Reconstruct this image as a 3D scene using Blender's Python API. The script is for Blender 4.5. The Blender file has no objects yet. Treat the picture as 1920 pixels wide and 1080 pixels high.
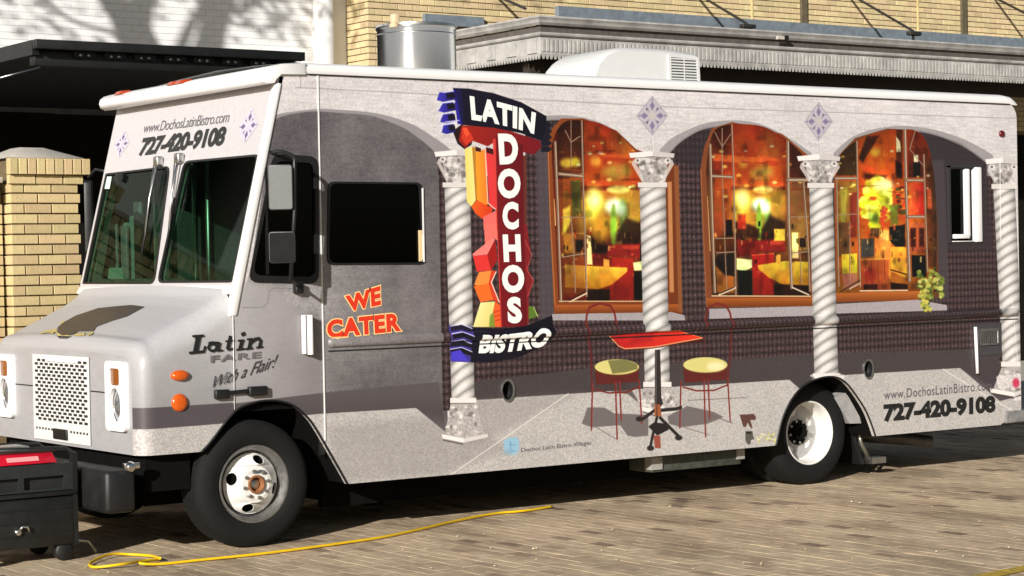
import bpy, bmesh, math, random
import numpy as np
from mathutils import Vector, Matrix
from mathutils.geometry import tessellate_polygon

random.seed(7); RNG = np.random.default_rng(11)
SC = bpy.context.scene
COL = SC.collection

# ------------------------------------------------------------------ camera
F_PX, YAW, PITCH, ROLL = 3890.707, 0.621295, 0.012356, -0.0192021
CAM = np.array([-6.24837, -11.5402, 1.76569])
def _axes():
    c, s = math.cos(YAW), math.sin(YAW)
    fwd = np.array([s, c, 0]); right = np.array([c, -s, 0]); up = np.array([0, 0, 1.])
    cp, sp = math.cos(PITCH), math.sin(PITCH)
    f2 = fwd*cp - up*sp; u2 = up*cp + fwd*sp
    cr, sr = math.cos(ROLL), math.sin(ROLL)
    return right*cr + u2*sr, -right*sr + u2*cr, f2
AR, AU, AF = _axes()
cam_data = bpy.data.cameras.new('camera'); cam = bpy.data.objects.new('camera', cam_data); COL.objects.link(cam)
cam_data.sensor_width = 36; cam_data.lens = F_PX/1920*36; cam_data.clip_end = 2000; cam_data.clip_start = .1
m = Matrix.Identity(4)
for i in range(3):
    m[i][0], m[i][1], m[i][2], m[i][3] = AR[i], AU[i], -AF[i], CAM[i]
cam.matrix_world = m
SC.camera = cam

# ------------------------------------------------------------------ light
SUN_EL, SUN_AZ = math.radians(18.5), math.radians(34)      # travel azimuth measured from +X to +Y
LD = Vector((math.cos(SUN_EL)*math.cos(SUN_AZ), math.cos(SUN_EL)*math.sin(SUN_AZ), -math.sin(SUN_EL)))
sun_d = bpy.data.lights.new('sun', 'SUN'); sun_d.energy = 5.0; sun_d.angle = math.radians(.55); sun_d.color = (1, .972, .925)
sun = bpy.data.objects.new('sun', sun_d); COL.objects.link(sun)
sun.rotation_euler = LD.to_track_quat('-Z', 'Y').to_euler(); sun.location = (-20, -20, 20)
world = bpy.data.worlds.new('World'); SC.world = world; world.use_nodes = True
wn = world.node_tree.nodes; wl = world.node_tree.links
for n in list(wn): wn.remove(n)
sky = wn.new('ShaderNodeTexSky'); sky.sky_type = 'NISHITA'; sky.sun_disc = False
sky.sun_elevation = SUN_EL; sky.sun_rotation = math.atan2(-LD.x, -LD.y)
sky.air_density = 1.0; sky.dust_density = 1.4
bg = wn.new('ShaderNodeBackground'); bg.inputs['Strength'].default_value = .05
wo = wn.new('ShaderNodeOutputWorld')
wl.new(sky.outputs[0], bg.inputs['Color']); wl.new(bg.outputs[0], wo.inputs['Surface'])
SC.view_settings.view_transform = 'Standard'; SC.view_settings.look = 'None'
SC.view_settings.exposure = .25; SC.view_settings.gamma = 1.0; SC.view_settings.use_curve_mapping = False
SC.render.engine = 'CYCLES'
SC.cycles.max_bounces = 8; SC.cycles.transparent_max_bounces = 12

# ------------------------------------------------------------------ measuring helpers (photo px -> point on a known plane)
def ray(x, y): return AF + AR*(x-960)/F_PX + AU*(540-y)/F_PX
def at(x, y, Y=None, X=None, Z=None):
    d = ray(x, y)
    if Y is not None: t = (Y-CAM[1])/d[1]
    elif X is not None: t = (X-CAM[0])/d[0]
    else: t = (Z-CAM[2])/d[2]
    return CAM + d*t
def at_plane(x, y, p, n):
    d = ray(x, y); p = np.array(p); n = np.array(n)
    return CAM + d*(((p-CAM)@n)/(d@n))
def xz(x, y): q = at(x, y, Y=0); return (q[0], q[2])
def s2l(c):
    c = np.asarray(c, float)/255.
    return np.where(c <= .04045, c/12.92, ((c+.055)/1.055)**2.4)

# ------------------------------------------------------------------ materials
MATS = {}
def mat(name, col=(128,128,128), rough=.5, metal=0., var=0., scale=8., bump=0., bscale=40., spec=.5, alpha=None,
        objvar=0., coat=0., stretch=(1,1,1), emit=0, col2=None, lin=None):
    if name in MATS: return MATS[name]
    M = bpy.data.materials.new(name); M.use_nodes = True; nt = M.node_tree; N = nt.nodes; L = nt.links
    b = N['Principled BSDF']
    base = lin if lin is not None else s2l(col)
    b.inputs['Base Color'].default_value = (*base, 1); b.inputs['Roughness'].default_value = rough
    b.inputs['Metallic'].default_value = metal; b.inputs['Specular IOR Level'].default_value = spec
    b.inputs['Coat Weight'].default_value = coat
    tc = N.new('ShaderNodeTexCoord')
    src = None
    mp = N.new('ShaderNodeMapping'); mp.inputs['Scale'].default_value = stretch
    if var or objvar or col2 is not None or bump:
        L.new(tc.outputs['Object'], mp.inputs['Vector'])
    if col2 is not None:
        nz = N.new('ShaderNodeTexNoise'); nz.inputs['Scale'].default_value = scale; nz.inputs['Detail'].default_value = 6
        nz.inputs['Roughness'].default_value = .62
        L.new(mp.outputs[0], nz.inputs['Vector'])
        rp = N.new('ShaderNodeValToRGB'); rp.color_ramp.elements[0].position = .35; rp.color_ramp.elements[1].position = .68
        L.new(nz.outputs[0], rp.inputs[0])
        mx = N.new('ShaderNodeMix'); mx.data_type = 'RGBA'
        mx.inputs[6].default_value = (*base, 1); mx.inputs[7].default_value = (*s2l(col2), 1)
        L.new(rp.outputs[0], mx.inputs[0]); src = mx.outputs[2]
    if var:
        nz = N.new('ShaderNodeTexNoise'); nz.inputs['Scale'].default_value = scale*1.7; nz.inputs['Detail'].default_value = 7
        nz.inputs['Roughness'].default_value = .65
        L.new(mp.outputs[0], nz.inputs['Vector'])
        hs = N.new('ShaderNodeHueSaturation')
        mr = N.new('ShaderNodeMapRange'); mr.inputs[1].default_value = .3; mr.inputs[2].default_value = .7
        mr.inputs[3].default_value = 1-var; mr.inputs[4].default_value = 1+var
        L.new(nz.outputs[0], mr.inputs[0]); L.new(mr.outputs[0], hs.inputs['Value'])
        if src: L.new(src, hs.inputs['Color'])
        else: hs.inputs['Color'].default_value = (*base, 1)
        src = hs.outputs[0]
        mr2 = N.new('ShaderNodeMapRange'); mr2.inputs[3].default_value = max(0, rough-.12); mr2.inputs[4].default_value = min(1, rough+.15)
        L.new(nz.outputs[0], mr2.inputs[0]); L.new(mr2.outputs[0], b.inputs['Roughness'])
    if objvar:
        oi = N.new('ShaderNodeObjectInfo'); hs = N.new('ShaderNodeHueSaturation')
        mr = N.new('ShaderNodeMapRange'); mr.inputs[3].default_value = 1-objvar; mr.inputs[4].default_value = 1+objvar*.75
        L.new(oi.outputs['Random'], mr.inputs[0]); L.new(mr.outputs[0], hs.inputs['Value'])
        m2 = N.new('ShaderNodeMath'); m2.operation = 'MULTIPLY'; m2.inputs[1].default_value = 7.13
        m3 = N.new('ShaderNodeMath'); m3.operation = 'FRACT'; L.new(oi.outputs['Random'], m2.inputs[0]); L.new(m2.outputs[0], m3.inputs[0])
        mr3 = N.new('ShaderNodeMapRange'); mr3.inputs[3].default_value = .488; mr3.inputs[4].default_value = .508
        L.new(m3.outputs[0], mr3.inputs[0]); L.new(mr3.outputs[0], hs.inputs['Hue'])
        if src: L.new(src, hs.inputs['Color'])
        else: hs.inputs['Color'].default_value = (*base, 1)
        src = hs.outputs[0]
    if src: L.new(src, b.inputs['Base Color'])
    if bump:
        nb = N.new('ShaderNodeTexNoise'); nb.inputs['Scale'].default_value = bscale; nb.inputs['Detail'].default_value = 5
        L.new(mp.outputs[0], nb.inputs['Vector'])
        bp = N.new('ShaderNodeBump'); bp.inputs['Strength'].default_value = bump; bp.inputs['Distance'].default_value = .01
        L.new(nb.outputs[0], bp.inputs['Height']); L.new(bp.outputs[0], b.inputs['Normal'])
    if emit:
        b.inputs['Emission Color'].default_value = (*base, 1); b.inputs['Emission Strength'].default_value = emit
    MATS[name] = M
    return M
def glass_mat(name, tint, refl=.06, through=1.0, rough=.02):
    M = bpy.data.materials.new(name); M.use_nodes = True; nt = M.node_tree; N = nt.nodes; L = nt.links
    for n in list(N): N.remove(n)
    out = N.new('ShaderNodeOutputMaterial'); tr = N.new('ShaderNodeBsdfTransparent'); gl = N.new('ShaderNodeBsdfGlossy')
    tr.inputs[0].default_value = (*tint, 1); gl.inputs['Roughness'].default_value = rough
    lw = N.new('ShaderNodeLayerWeight'); lw.inputs[0].default_value = .5
    fr = N.new('ShaderNodeMath'); fr.operation = 'POWER'; fr.inputs[1].default_value = 5; L.new(lw.outputs['Facing'], fr.inputs[0])
    mu = N.new('ShaderNodeMath'); mu.operation = 'MULTIPLY_ADD'; mu.inputs[1].default_value = .40; mu.inputs[2].default_value = refl
    mix = N.new('ShaderNodeMixShader')
    L.new(fr.outputs[0], mu.inputs[0]); L.new(mu.outputs[0], mix.inputs[0])
    L.new(tr.outputs[0], mix.inputs[1]); L.new(gl.outputs[0], mix.inputs[2]); L.new(mix.outputs[0], out.inputs['Surface'])
    return M

# ------------------------------------------------------------------ mesh helpers
ROOT = {}            # thing empties -> world location
def thing(name, label, cat, loc=(0,0,0), group=None, kind=None):
    o = bpy.data.objects.new(name, None); COL.objects.link(o); o.location = loc; o.empty_display_size = .2
    o['label'] = label; o['category'] = cat
    if group: o['group'] = group
    if kind: o['kind'] = kind
    ROOT[o.name] = Vector(loc)
    return o
def root_of(p):
    while p.parent is not None: p = p.parent
    return ROOT.get(p.name, Vector((0,0,0)))
class MB:
    def __init__(s): s.v = []; s.f = []; s.sm = []
    def add(s, vs, fs, smooth=False):
        b = len(s.v); s.v += [tuple(map(float, v)) for v in vs]
        for f in fs: s.f.append(tuple(i+b for i in f)); s.sm.append(smooth)
        return s
    def box(s, x0, x1, y0, y1, z0, z1):
        x0,x1 = min(x0,x1),max(x0,x1); y0,y1 = min(y0,y1),max(y0,y1); z0,z1 = min(z0,z1),max(z0,z1)
        return s.add([(x0,y0,z0),(x1,y0,z0),(x1,y1,z0),(x0,y1,z0),(x0,y0,z1),(x1,y0,z1),(x1,y1,z1),(x0,y1,z1)],
              [(0,3,2,1),(4,5,6,7),(0,1,5,4),(1,2,6,5),(2,3,7,6),(3,0,4,7)])
    def hexa(s, p): return s.add(p, [(0,3,2,1),(4,5,6,7),(0,1,5,4),(1,2,6,5),(2,3,7,6),(3,0,4,7)])
    def plate(s, loops, fn, d0, d1, back=True):
        """polygon with holes in (u,v); fn(u,v,d)->xyz ; solid between depths d0 (front) and d1 (back)"""
        flat = [p for l in loops for p in l]; n = len(flat)
        tris = tessellate_polygon([[Vector((p[0], p[1], 0)) for p in l] for l in loops])
        vs = [fn(u, v, d0) for u, v in flat] + [fn(u, v, d1) for u, v in flat]
        fs = []
        for t in tris:
            a, b_, c = [Vector(flat[i]) for i in t]
            if (b_-a).cross(c-a) < 0: t = (t[0], t[2], t[1])
            fs.append(tuple(t))
            if back: fs.append((t[2]+n, t[1]+n, t[0]+n))
        k = 0
        for l in loops:
            m_ = len(l)
            for i in range(m_):
                j = (i+1) % m_; fs.append((k+i, k+i+n, k+j+n, k+j))
            k += m_
        return s.add(vs, fs)
    def tube(s, pts, r, n=8, cap=True, smooth=True):
        pts = [Vector(p) for p in pts]; vs = []; fs = []
        rr = r if isinstance(r, (list, tuple)) else [r]*len(pts)
        up = Vector((0,0,1))
        prev = None
        for i, p in enumerate(pts):
            t = (pts[min(i+1, len(pts)-1)] - pts[max(i-1, 0)]).normalized()
            if prev is None:
                a = t.cross(up)
                if a.length < 1e-3: a = t.cross(Vector((1,0,0)))
            else:
                a = prev - t*prev.dot(t)
            a.normalize(); prev = a; b_ = t.cross(a)
            for k in range(n):
                th = 2*math.pi*k/n; vs.append(p + a*math.cos(th)*rr[i] + b_*math.sin(th)*rr[i])
        for i in range(len(pts)-1):
            for k in range(n):
                k2 = (k+1) % n; fs.append((i*n+k, i*n+k2, (i+1)*n+k2, (i+1)*n+k))
        s.add(vs, fs, smooth)
        if cap:
            s.add(vs[:n], [tuple(range(n))[::-1]]); s.add(vs[-n:], [tuple(range(n))])
        return s
    def lathe(s, prof, o, axis='Y', n=40, smooth=True):
        """prof: list of (r, d) along axis"""
        vs = []; fs = []
        for r, d in prof:
            for k in range(n):
                th = 2*math.pi*k/n; c, si = r*math.cos(th), r*math.sin(th)
                vs.append({'Y': (o[0]+c, o[1]+d, o[2]+si), 'Z': (o[0]+c, o[1]+si, o[2]+d), 'X': (o[0]+d, o[1]+c, o[2]+si)}[axis])
        for i in range(len(prof)-1):
            for k in range(n):
                k2 = (k+1) % n; fs.append((i*n+k, i*n+k2, (i+1)*n+k2, (i+1)*n+k))
        return s.add(vs, fs, smooth)
    def build(s, name, material, parent=None, bevel=0., seg=2, uvxz=False, sharp=None, label=None, kind=None, off=None):
        org = root_of(parent) if parent is not None else Vector((0,0,0))
        me = bpy.data.meshes.new(name)
        me.from_pydata([(v[0]-org[0], v[1]-org[1], v[2]-org[2]) for v in s.v], [], s.f)
        me.polygons.foreach_set('use_smooth', s.sm)
        me.materials.append(material)
        bm = bmesh.new(); bm.from_mesh(me)
        bmesh.ops.remove_doubles(bm, verts=bm.verts, dist=1e-5)
        bmesh.ops.recalc_face_normals(bm, faces=bm.faces)
        if bevel:
            ed = [e for e in bm.edges if len(e.link_faces) == 2 and e.calc_face_angle(0) > .6]
            bmesh.ops.bevel(bm, geom=ed, offset=bevel, segments=seg, affect='EDGES', profile=.5, clamp_overlap=True)
            for f in bm.faces: f.smooth = True
        bm.to_mesh(me); bm.free()
        if bevel: me.set_sharp_from_angle(angle=math.radians(50))
        elif sharp: me.set_sharp_from_angle(angle=math.radians(sharp))
        if uvxz: wrap_uv(me, org)
        o = bpy.data.objects.new(name, me); COL.objects.link(o)
        if parent is not None: o.parent = parent
        if label: o['label'] = label
        if kind: o['kind'] = kind
        return o
def inst(me, name, loc, parent, rot=None, scale=None):
    o = bpy.data.objects.new(name, me); COL.objects.link(o); o.parent = parent
    org = root_of(parent); o.location = Vector(loc)-org
    if rot: o.rotation_euler = rot
    if scale: o.scale = scale
    return o
def rounded(x0, x1, z0, z1, r, n=5):
    out = []
    for cx, cz, a0 in ((x1-r, z0+r, -90), (x1-r, z1-r, 0), (x0+r, z1-r, 90), (x0+r, z0+r, 180)):
        for k in range(n+1):
            a = math.radians(a0+90*k/n); out.append((cx+r*math.cos(a), cz+r*math.sin(a)))
    return out
def round_poly(pts, r, n=4):
    out = []; N = len(pts)
    for i in range(N):
        p0, p1, p2 = Vector(pts[i-1]), Vector(pts[i]), Vector(pts[(i+1) % N])
        a = (p0-p1); b = (p2-p1); rr = min(r, a.length*.45, b.length*.45); a.normalize(); b.normalize()
        A, B = p1+a*rr, p1+b*rr
        for k in range(n+1):
            t = k/n; out.append(tuple((A*(1-t)+p1*t)*(1-t) + (p1*(1-t)+B*t)*t))
    return out
def smooth_line(pts, n=6):
    P = [Vector(p) for p in pts]; out = []
    for i in range(len(P)-1):
        p0, p1, p2, p3 = P[max(i-1,0)], P[i], P[i+1], P[min(i+2, len(P)-1)]
        for k in range(n):
            t = k/n
            out.append(.5*((2*p1)+(p2-p0)*t+(2*p0-5*p1+4*p2-p3)*t*t+(3*p1-p0-3*p2+p3)*t**3))
    out.append(P[-1]); return out

# ================================================================== the printed vinyl wrap (flat print on the truck's side)
PX0, PZ1, PD = -.95, 3.03, 360.            # plane coords of the print's left/top edge, texels per metre
PW, PH = int(8.25*PD), int(2.75*PD)
def _vn(h, w, cell):
    gh, gw = int(h/cell)+3, int(w/cell)+3
    g = RNG.random((gh, gw)); ys = np.arange(h)/cell; xs = np.arange(w)/cell
    y0 = ys.astype(int); x0 = xs.astype(int); fy = (ys-y0)[:, None]; fx = (xs-x0)[None, :]
    fy = fy*fy*(3-2*fy); fx = fx*fx*(3-2*fx)
    a = g[y0][:, x0]; b = g[y0][:, x0+1]; c = g[y0+1][:, x0]; d = g[y0+1][:, x0+1]
    return (a*(1-fx)+b*fx)*(1-fy) + (c*(1-fx)+d*fx)*fy
def fbm(cells, amps):
    o = np.zeros((PH, PW))
    for c, a in zip(cells, amps): o += (_vn(PH, PW, c)-.5)*2*a
    return o
CV = np.zeros((PH, PW, 3), np.float32)
GRAIN = (RNG.random((PH, PW))-.5)*2
GR2 = _vn(PH, PW, 2.2)-.5
CLOUD = fbm([160, 60, 22, 8], [.5, .3, .2, .15])
_w = _vn(PH, PW, 14)*.5+_vn(PH, PW, 5)*.5
VEIN = np.clip(1-np.abs(_vn(PH, PW*1, 34)+.35*_w-.68)*16, 0, 1)
def tp(pts):
    return np.array([((xz(*p)[0]-PX0)*PD, (PZ1-xz(*p)[1])*PD) for p in pts])
def _comp(y0, y1, x0, x1, cov, color):
    reg = CV[y0:y1, x0:x1]
    col = color(np.arange(x0, x1)[None, :]+.5, np.arange(y0, y1)[:, None]+.5) if callable(color) else np.array(color, float)
    reg += (col-reg)*cov[..., None]
def fill(pts, color, a=1., soft=.7, raw=False):
    q = np.array(pts, float) if raw else tp(pts)
    pad = soft+1
    x0 = max(0, int(q[:,0].min()-pad)); x1 = min(PW, int(q[:,0].max()+pad)+2); y0 = max(0, int(q[:,1].min()-pad)); y1 = min(PH, int(q[:,1].max()+pad)+2)
    if x1 <= x0 or y1 <= y0: return
    X = np.arange(x0, x1)[None, :]+.5; Y = np.arange(y0, y1)[:, None]+.5
    d2 = np.full((y1-y0, x1-x0), 1e9); ins = np.zeros(d2.shape, bool)
    for i in range(len(q)):
        ax, ay = q[i-1]; bx, by = q[i]; ex, ey = bx-ax, by-ay; L2 = ex*ex+ey*ey+1e-9
        t = np.clip(((X-ax)*ex+(Y-ay)*ey)/L2, 0, 1)
        d2 = np.minimum(d2, (X-ax-t*ex)**2+(Y-ay-t*ey)**2)
        if abs(ey) > 1e-9:
            c = ((ay > Y) != (by > Y)) & (X < ex*(Y-ay)/ey+ax); ins ^= c
    sd = np.sqrt(d2); sd = np.where(ins, sd, -sd)
    cov = np.clip(.5+sd/(2*soft), 0, 1); cov = cov*cov*(3-2*cov) if soft > 1.5 else cov
    _comp(y0, y1, x0, x1, cov*a, color)
def line(pts, w, color, a=1., soft=.7):
    q = tp(pts); w = w*.5
    pad = w+soft+1
    x0 = max(0, int(q[:,0].min()-pad)); x1 = min(PW, int(q[:,0].max()+pad)+2); y0 = max(0, int(q[:,1].min()-pad)); y1 = min(PH, int(q[:,1].max()+pad)+2)
    if x1 <= x0 or y1 <= y0: return
    X = np.arange(x0, x1)[None, :]+.5; Y = np.arange(y0, y1)[:, None]+.5
    d2 = np.full((y1-y0, x1-x0), 1e9)
    for i in range(1, len(q)):
        ax, ay = q[i-1]; bx, by = q[i]; ex, ey = bx-ax, by-ay
        t = np.clip(((X-ax)*ex+(Y-ay)*ey)/(ex*ex+ey*ey+1e-9), 0, 1)
        d2 = np.minimum(d2, (X-ax-t*ex)**2+(Y-ay-t*ey)**2)
    cov = np.clip((w+soft-np.sqrt(d2))/(2*soft), 0, 1)
    _comp(y0, y1, x0, x1, cov*a, color)
def blob(cx, cy, rx, ry, color, a=1., soft=.5, n=20, rot=0):
    """ellipse; soft is a fraction of the radius"""
    c, s = math.cos(math.radians(rot)), math.sin(math.radians(rot))
    pts = [(cx+rx*math.cos(t)*c-ry*math.sin(t)*s, cy+rx*math.cos(t)*s+ry*math.sin(t)*c) for t in np.linspace(0, 2*math.pi, n, endpoint=False)]
    q = tp(pts); r = min(np.ptp(q[:,0]), np.ptp(q[:,1]))*.5
    fill(pts, color, a, max(.7, soft*r))
def zoomer(x0, y0, s): return lambda *p: [(x0+a/s, y0+b/s) for a, b in p]
def grad(p0, c0, p1, c1):
    q = tp([p0, p1]); d = q[1]-q[0]; L2 = d@d; c0 = np.array(c0, float); c1 = np.array(c1, float)
    def f(X, Y):
        t = np.clip(((X-q[0,0])*d[0]+(Y-q[0,1])*d[1])/L2, 0, 1)[..., None]
        return c0*(1-t)+c1*t
    return f
def noisy(base, amp, src=None, sx=1.):
    src = GR2 if src is None else src
    def f(X, Y):
        b = base(X, Y) if callable(base) else np.array(base, float)
        yi = np.clip(Y.astype(int), 0, PH-1); xi = np.clip(X.astype(int), 0, PW-1)
        return b*(1+amp*src[yi, xi][..., None])
    return f

# ---- light stone
stone = np.array([203, 198, 197.])
CV[:] = stone
STREAK = np.repeat(_vn(PH, PW//10+2, 3.5), 10, axis=1)[:, :PW]-.5
CV *= (1+.06*CLOUD+.07*GR2*2+.09*STREAK)[..., None]
CV -= (VEIN*9)[..., None]*np.array([1, 1.02, 1.])
line([(555,164),(640,168),(900,182),(1273,201),(1600,212),(1908,222)], 2.2, (140,134,138), .75)
line([(563,133),(564,166)], 2, (140,134,138), .7)
for (a, b) in [((1093,160),(1094,190)), ((1745,190),(1746,216))]: line([a, b], 1.4, (150,144,148), .5)
# ---- dark wall of the arcade, soffits
DW = (76,68,74)
def wallpaper(X, Y):
    p, q = 15.5, 19.
    u = X/p*2*np.pi; v = Y/q*2*np.pi
    a = np.cos(u)*np.cos(v*.5)
    ring = np.exp(-((np.abs(np.cos(u/2)*np.cos(v/2))-.45)**2)*26)
    d = np.clip(np.cos(u)+np.cos(v)-.75, 0, 1)
    yi = np.clip(Y.astype(int), 0, PH-1); xi = np.clip(X.astype(int), 0, PW-1)
    g = GR2[yi, xi]
    t = (.62*ring+.9*d)*(1+.9*g)
    base = np.array([38,29,29.])+g[..., None]*12
    out = base+t[..., None]*np.array([62,50,49.])
    r = np.exp(-((np.cos(u)*np.cos(v)+.9)**2)*9)
    return out+r[..., None]*np.array([10,4,16.])
# door bay : dark stone wall
door_in = [(510,238),(518,223),(547,214),(590,209),(640,212),(680,215),(707,220),(757,240),(790,263),(813,283),(822,300),(840,800),(600,800),(440,800),(440,600),(470,505)]
door_out = [(508,225),(522,214),(560,208),(600,204),(640,206),(680,209),(723,216),(773,233),(813,257),(843,279),(860,300),(840,320),(780,320),(510,300)]
door_out = [tuple(p) for p in smooth_line(door_out[:-3], 4)]+door_out[-3:]; door_in = [tuple(p) for p in smooth_line(door_in[:11], 4)]+door_in[11:]
fill(door_out, (142,137,139))
def doorwall(X, Y):
    xm = X/PD+PX0; zm = PZ1-Y/PD
    t = np.clip((xm-.15-(zm-1.2)*.25)/1.0, 0, 1)
    lo = np.clip((zm-.7)/.8, 0, 1); hi = np.clip((zm-1.6)/.7, 0, 1)
    c = (np.array([146,142,142.])*(1-t[..., None])+np.array([99,94,95.])*t[..., None])
    c = c*(1-hi[..., None])+np.array([98,93,95.])*hi[..., None]
    c *= (.86+.14*lo)[..., None]
    yi = np.clip(Y.astype(int), 0, PH-1); xi = np.clip(X.astype(int), 0, PW-1)
    return c*(1+.22*CLOUD[yi, xi]+.22*GR2[yi, xi]+.08*STREAK[yi, xi])[..., None] - VEIN[yi, xi][..., None]*6
fill(door_in, doorwall, 1, .9)
# cowl / hood side panel (in front of the door bay)
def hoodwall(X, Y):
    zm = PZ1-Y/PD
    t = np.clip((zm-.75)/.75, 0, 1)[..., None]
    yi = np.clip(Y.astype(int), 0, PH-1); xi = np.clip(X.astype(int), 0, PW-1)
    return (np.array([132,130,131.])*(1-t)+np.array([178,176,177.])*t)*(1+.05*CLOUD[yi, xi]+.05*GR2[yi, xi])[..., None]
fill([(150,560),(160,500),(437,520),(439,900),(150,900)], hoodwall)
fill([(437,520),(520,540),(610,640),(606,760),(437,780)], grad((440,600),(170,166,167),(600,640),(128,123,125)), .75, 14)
# arcade wall
arc_wall = [(820,300),(1033,224),(1880,240),(1880,760),(826,770)]
def arch(inner, outer, sh=(150,145,146)):
    fill(outer, noisy(sh, .12)); fill(inner, wallpaper)
def arcify(L): return [tuple(p) for p in smooth_line(L[:-2], 5)]+L[-2:]
A2o = [(985,222),(1023,217),(1057,216),(1090,220),(1123,229),(1157,247),(1187,275),(1200,290),(1200,420),(985,420)]
A2i = [(985,232),(1033,226),(1073,227),(1107,238),(1140,256),(1163,274),(1180,290),(1180,420),(985,420)]
A3o = [(1237,281),(1257,261),(1280,248),(1313,234),(1347,227),(1390,226),(1423,232),(1457,246),(1493,267),(1522,287),(1522,420),(1237,420)]
A3i = [(1250,295),(1262,281),(1280,264),(1313,245),(1347,238),(1390,236),(1423,243),(1457,258),(1488,281),(1503,297),(1503,420),(1250,420)]
A4o = [(1563,287),(1583,268),(1600,256),(1630,244),(1663,238),(1697,236),(1747,242),(1797,257),(1830,272),(1862,291),(1862,420),(1563,420)]
A4i = [(1572,298),(1592,274),(1630,256),(1663,248),(1697,246),(1747,252),(1797,271),(1830,291),(1850,307),(1850,420),(1572,420)]
A2o, A2i, A3o, A3i, A4o, A4i = [arcify(L) for L in (A2o, A2i, A3o, A3i, A4o, A4i)]
for i_, o_ in ((A2i, A2o), (A3i, A3o), (A4i, A4o)): arch(i_, o_)
fill([(822,300),(880,330),(1100,330),(1870,330),(1890,760),(830,770)], wallpaper)
fill([(818,285),(846,285),(852,330),(822,330)], wallpaper)
for i_ in (A2i, A3i, A4i): fill([p for p in i_ if p[1] < 400]+[(i_[0][0]+90, 330)], (44,38,41), .6, 8)
fill([(1725,250),(1800,272),(1850,310),(1862,470),(1730,470)], (52,45,48), .82, 14)          # plain dark wall by the last column
fill([(1005,232),(1034,228),(1040,600),(1012,600)], (78,70,76), .8, 4)                         # stone reveals
fill([(1742,300),(1770,300),(1780,560),(1752,560)], (70,62,66), .8, 4)
# wall base band and granite floor
fill([(437,757),(600,737),(822,716),(838,820),(600,790),(437,800)], grad((600,740),(82,76,78),(600,790),(70,64,66)), .95, 1)
fill([(200,770),(437,755),(440,795),(200,810)], (78,72,75), 1, 1)
fill([(885,716),(1090,692),(1452,669),(1520,663),(1870,653),(1885,770),(1090,770),(885,780)], noisy((66,59,60), .16), 1, 1)
def granite(X, Y):
    yi = np.clip(Y.astype(int), 0, PH-1); xi = np.clip(X.astype(int), 0, PW-1)
    n = .16*GRAIN[yi, xi]+.42*GR2[yi, xi]+.05*CLOUD[yi, xi]
    return np.array([175,170,166.])*(1+n*.58)[..., None]
fill([(130,826),(245,808),(410,795),(600,776),(780,765),(850,822),(893,750),(1090,737),(1220,728),(1480,712),(1512,740),(1500,960),(600,960),(100,960)], granite, 1, .8)
fill([(1545,706),(1570,704),(1800,690),(1905,752),(1960,740),(1960,880),(1545,900)], granite, 1, .8)
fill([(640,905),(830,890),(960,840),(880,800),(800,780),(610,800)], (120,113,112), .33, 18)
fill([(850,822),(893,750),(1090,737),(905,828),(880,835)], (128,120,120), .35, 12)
line([(846,890),(1066,738)], 2.2, (222,216,208), .9); line([(1768,692),(1842,738),(1935,790)], 2.4, (222,216,208), .9)
line([(1060,742),(1092,738)], 1.5, (200,190,185), .6)
# rear corner column shadow on the floor
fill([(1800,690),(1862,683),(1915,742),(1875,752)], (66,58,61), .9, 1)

# ---- windows : blurred restaurant interiors behind open casements
def interior(T, oriel):
    fill(T((70,40),(560,40),(560,1000),(110,1000)), grad(T((300,60))[0], (176,46,14), T((300,960))[0], (96,24,14)))
def win_scene(T, x0, dx=0):
    """common restaurant scene in zoom coordinates; x0 shifts it"""
    S = lambda *p: T(*[(a+x0, b) for a, b in p])
    def B(cx, cy, rx, ry, c, a=.9, soft=.5, rot=0):
        p = S((cx, cy), (cx+rx, cy), (cx, cy+ry)); blob(p[0][0], p[0][1], p[1][0]-p[0][0], p[2][1]-p[0][1], c, a, soft, rot=rot)
    def P(pts, c, a=1, soft=1.2): fill(S(*pts), c, a, soft)
    P([(150,60),(600,60),(600,420),(150,420)], grad(S((300,60))[0], (190,52,16), S((300,420))[0], (205,84,22)))
    B(310,150,90,90,(222,90,30),.75,.9); B(470,210,60,110,(212,120,44),.7,.8); B(200,230,80,60,(214,84,30),.7,.8)
    B(315,275,26,26,(250,170,60),.9,.8)
    B(430,262,95,22,(238,104,40),.95,.3); P([(330,250),(520,266),(510,292),(360,282)],(196,66,24),.8,3)
    P([(240,370),(560,380),(560,402),(240,396)],(226,84,34),.9,3); P([(240,402),(560,404),(560,424),(240,424)],(120,34,16),.9,3)
    B(420,330,70,40,(196,164,70),.7,.8)
    P([(150,424),(560,424),(560,760),(150,760)], grad(S((200,430))[0],(180,92,26), S((200,750))[0],(92,38,18)))
    B(310,500,52,90,(240,200,76),.95,.7); B(305,470,34,40,(255,240,160),.9,.8); B(340,610,46,70,(214,140,36),.9,.6)
    B(470,540,80,110,(206,160,52),.85,.8); B(410,505,46,38,(240,250,215),.95,.7); B(430,420,60,20,(240,200,110),.9,.6)
    B(407,600,18,110,(150,170,52),.9,.5); B(455,560,22,90,(120,140,60),.8,.6); B(445,520,26,34,(235,240,200),.8,.7)
    B(520,500,36,80,(176,120,40),.8,.7); B(255,560,30,90,(196,150,44),.7,.7)
    P([(420,640),(470,560),(560,600),(560,700),(420,700)],(44,22,18),.85,8); P([(290,650),(330,700),(400,700),(390,740),(300,740)],(36,18,14),.85,6)
    P([(380,700),(560,690),(560,760),(370,760)],(150,30,28),.95,4); B(500,712,50,12,(196,60,40),.9,.5)
def casement(T, pts, w, c=(118,92,74), hl=True):
    line(T(*pts), w, c, 1, .8)
    if hl: line([(x+1, y) for x, y in T(*pts)], w*.3, (206,186,160), .8, .7)
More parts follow.
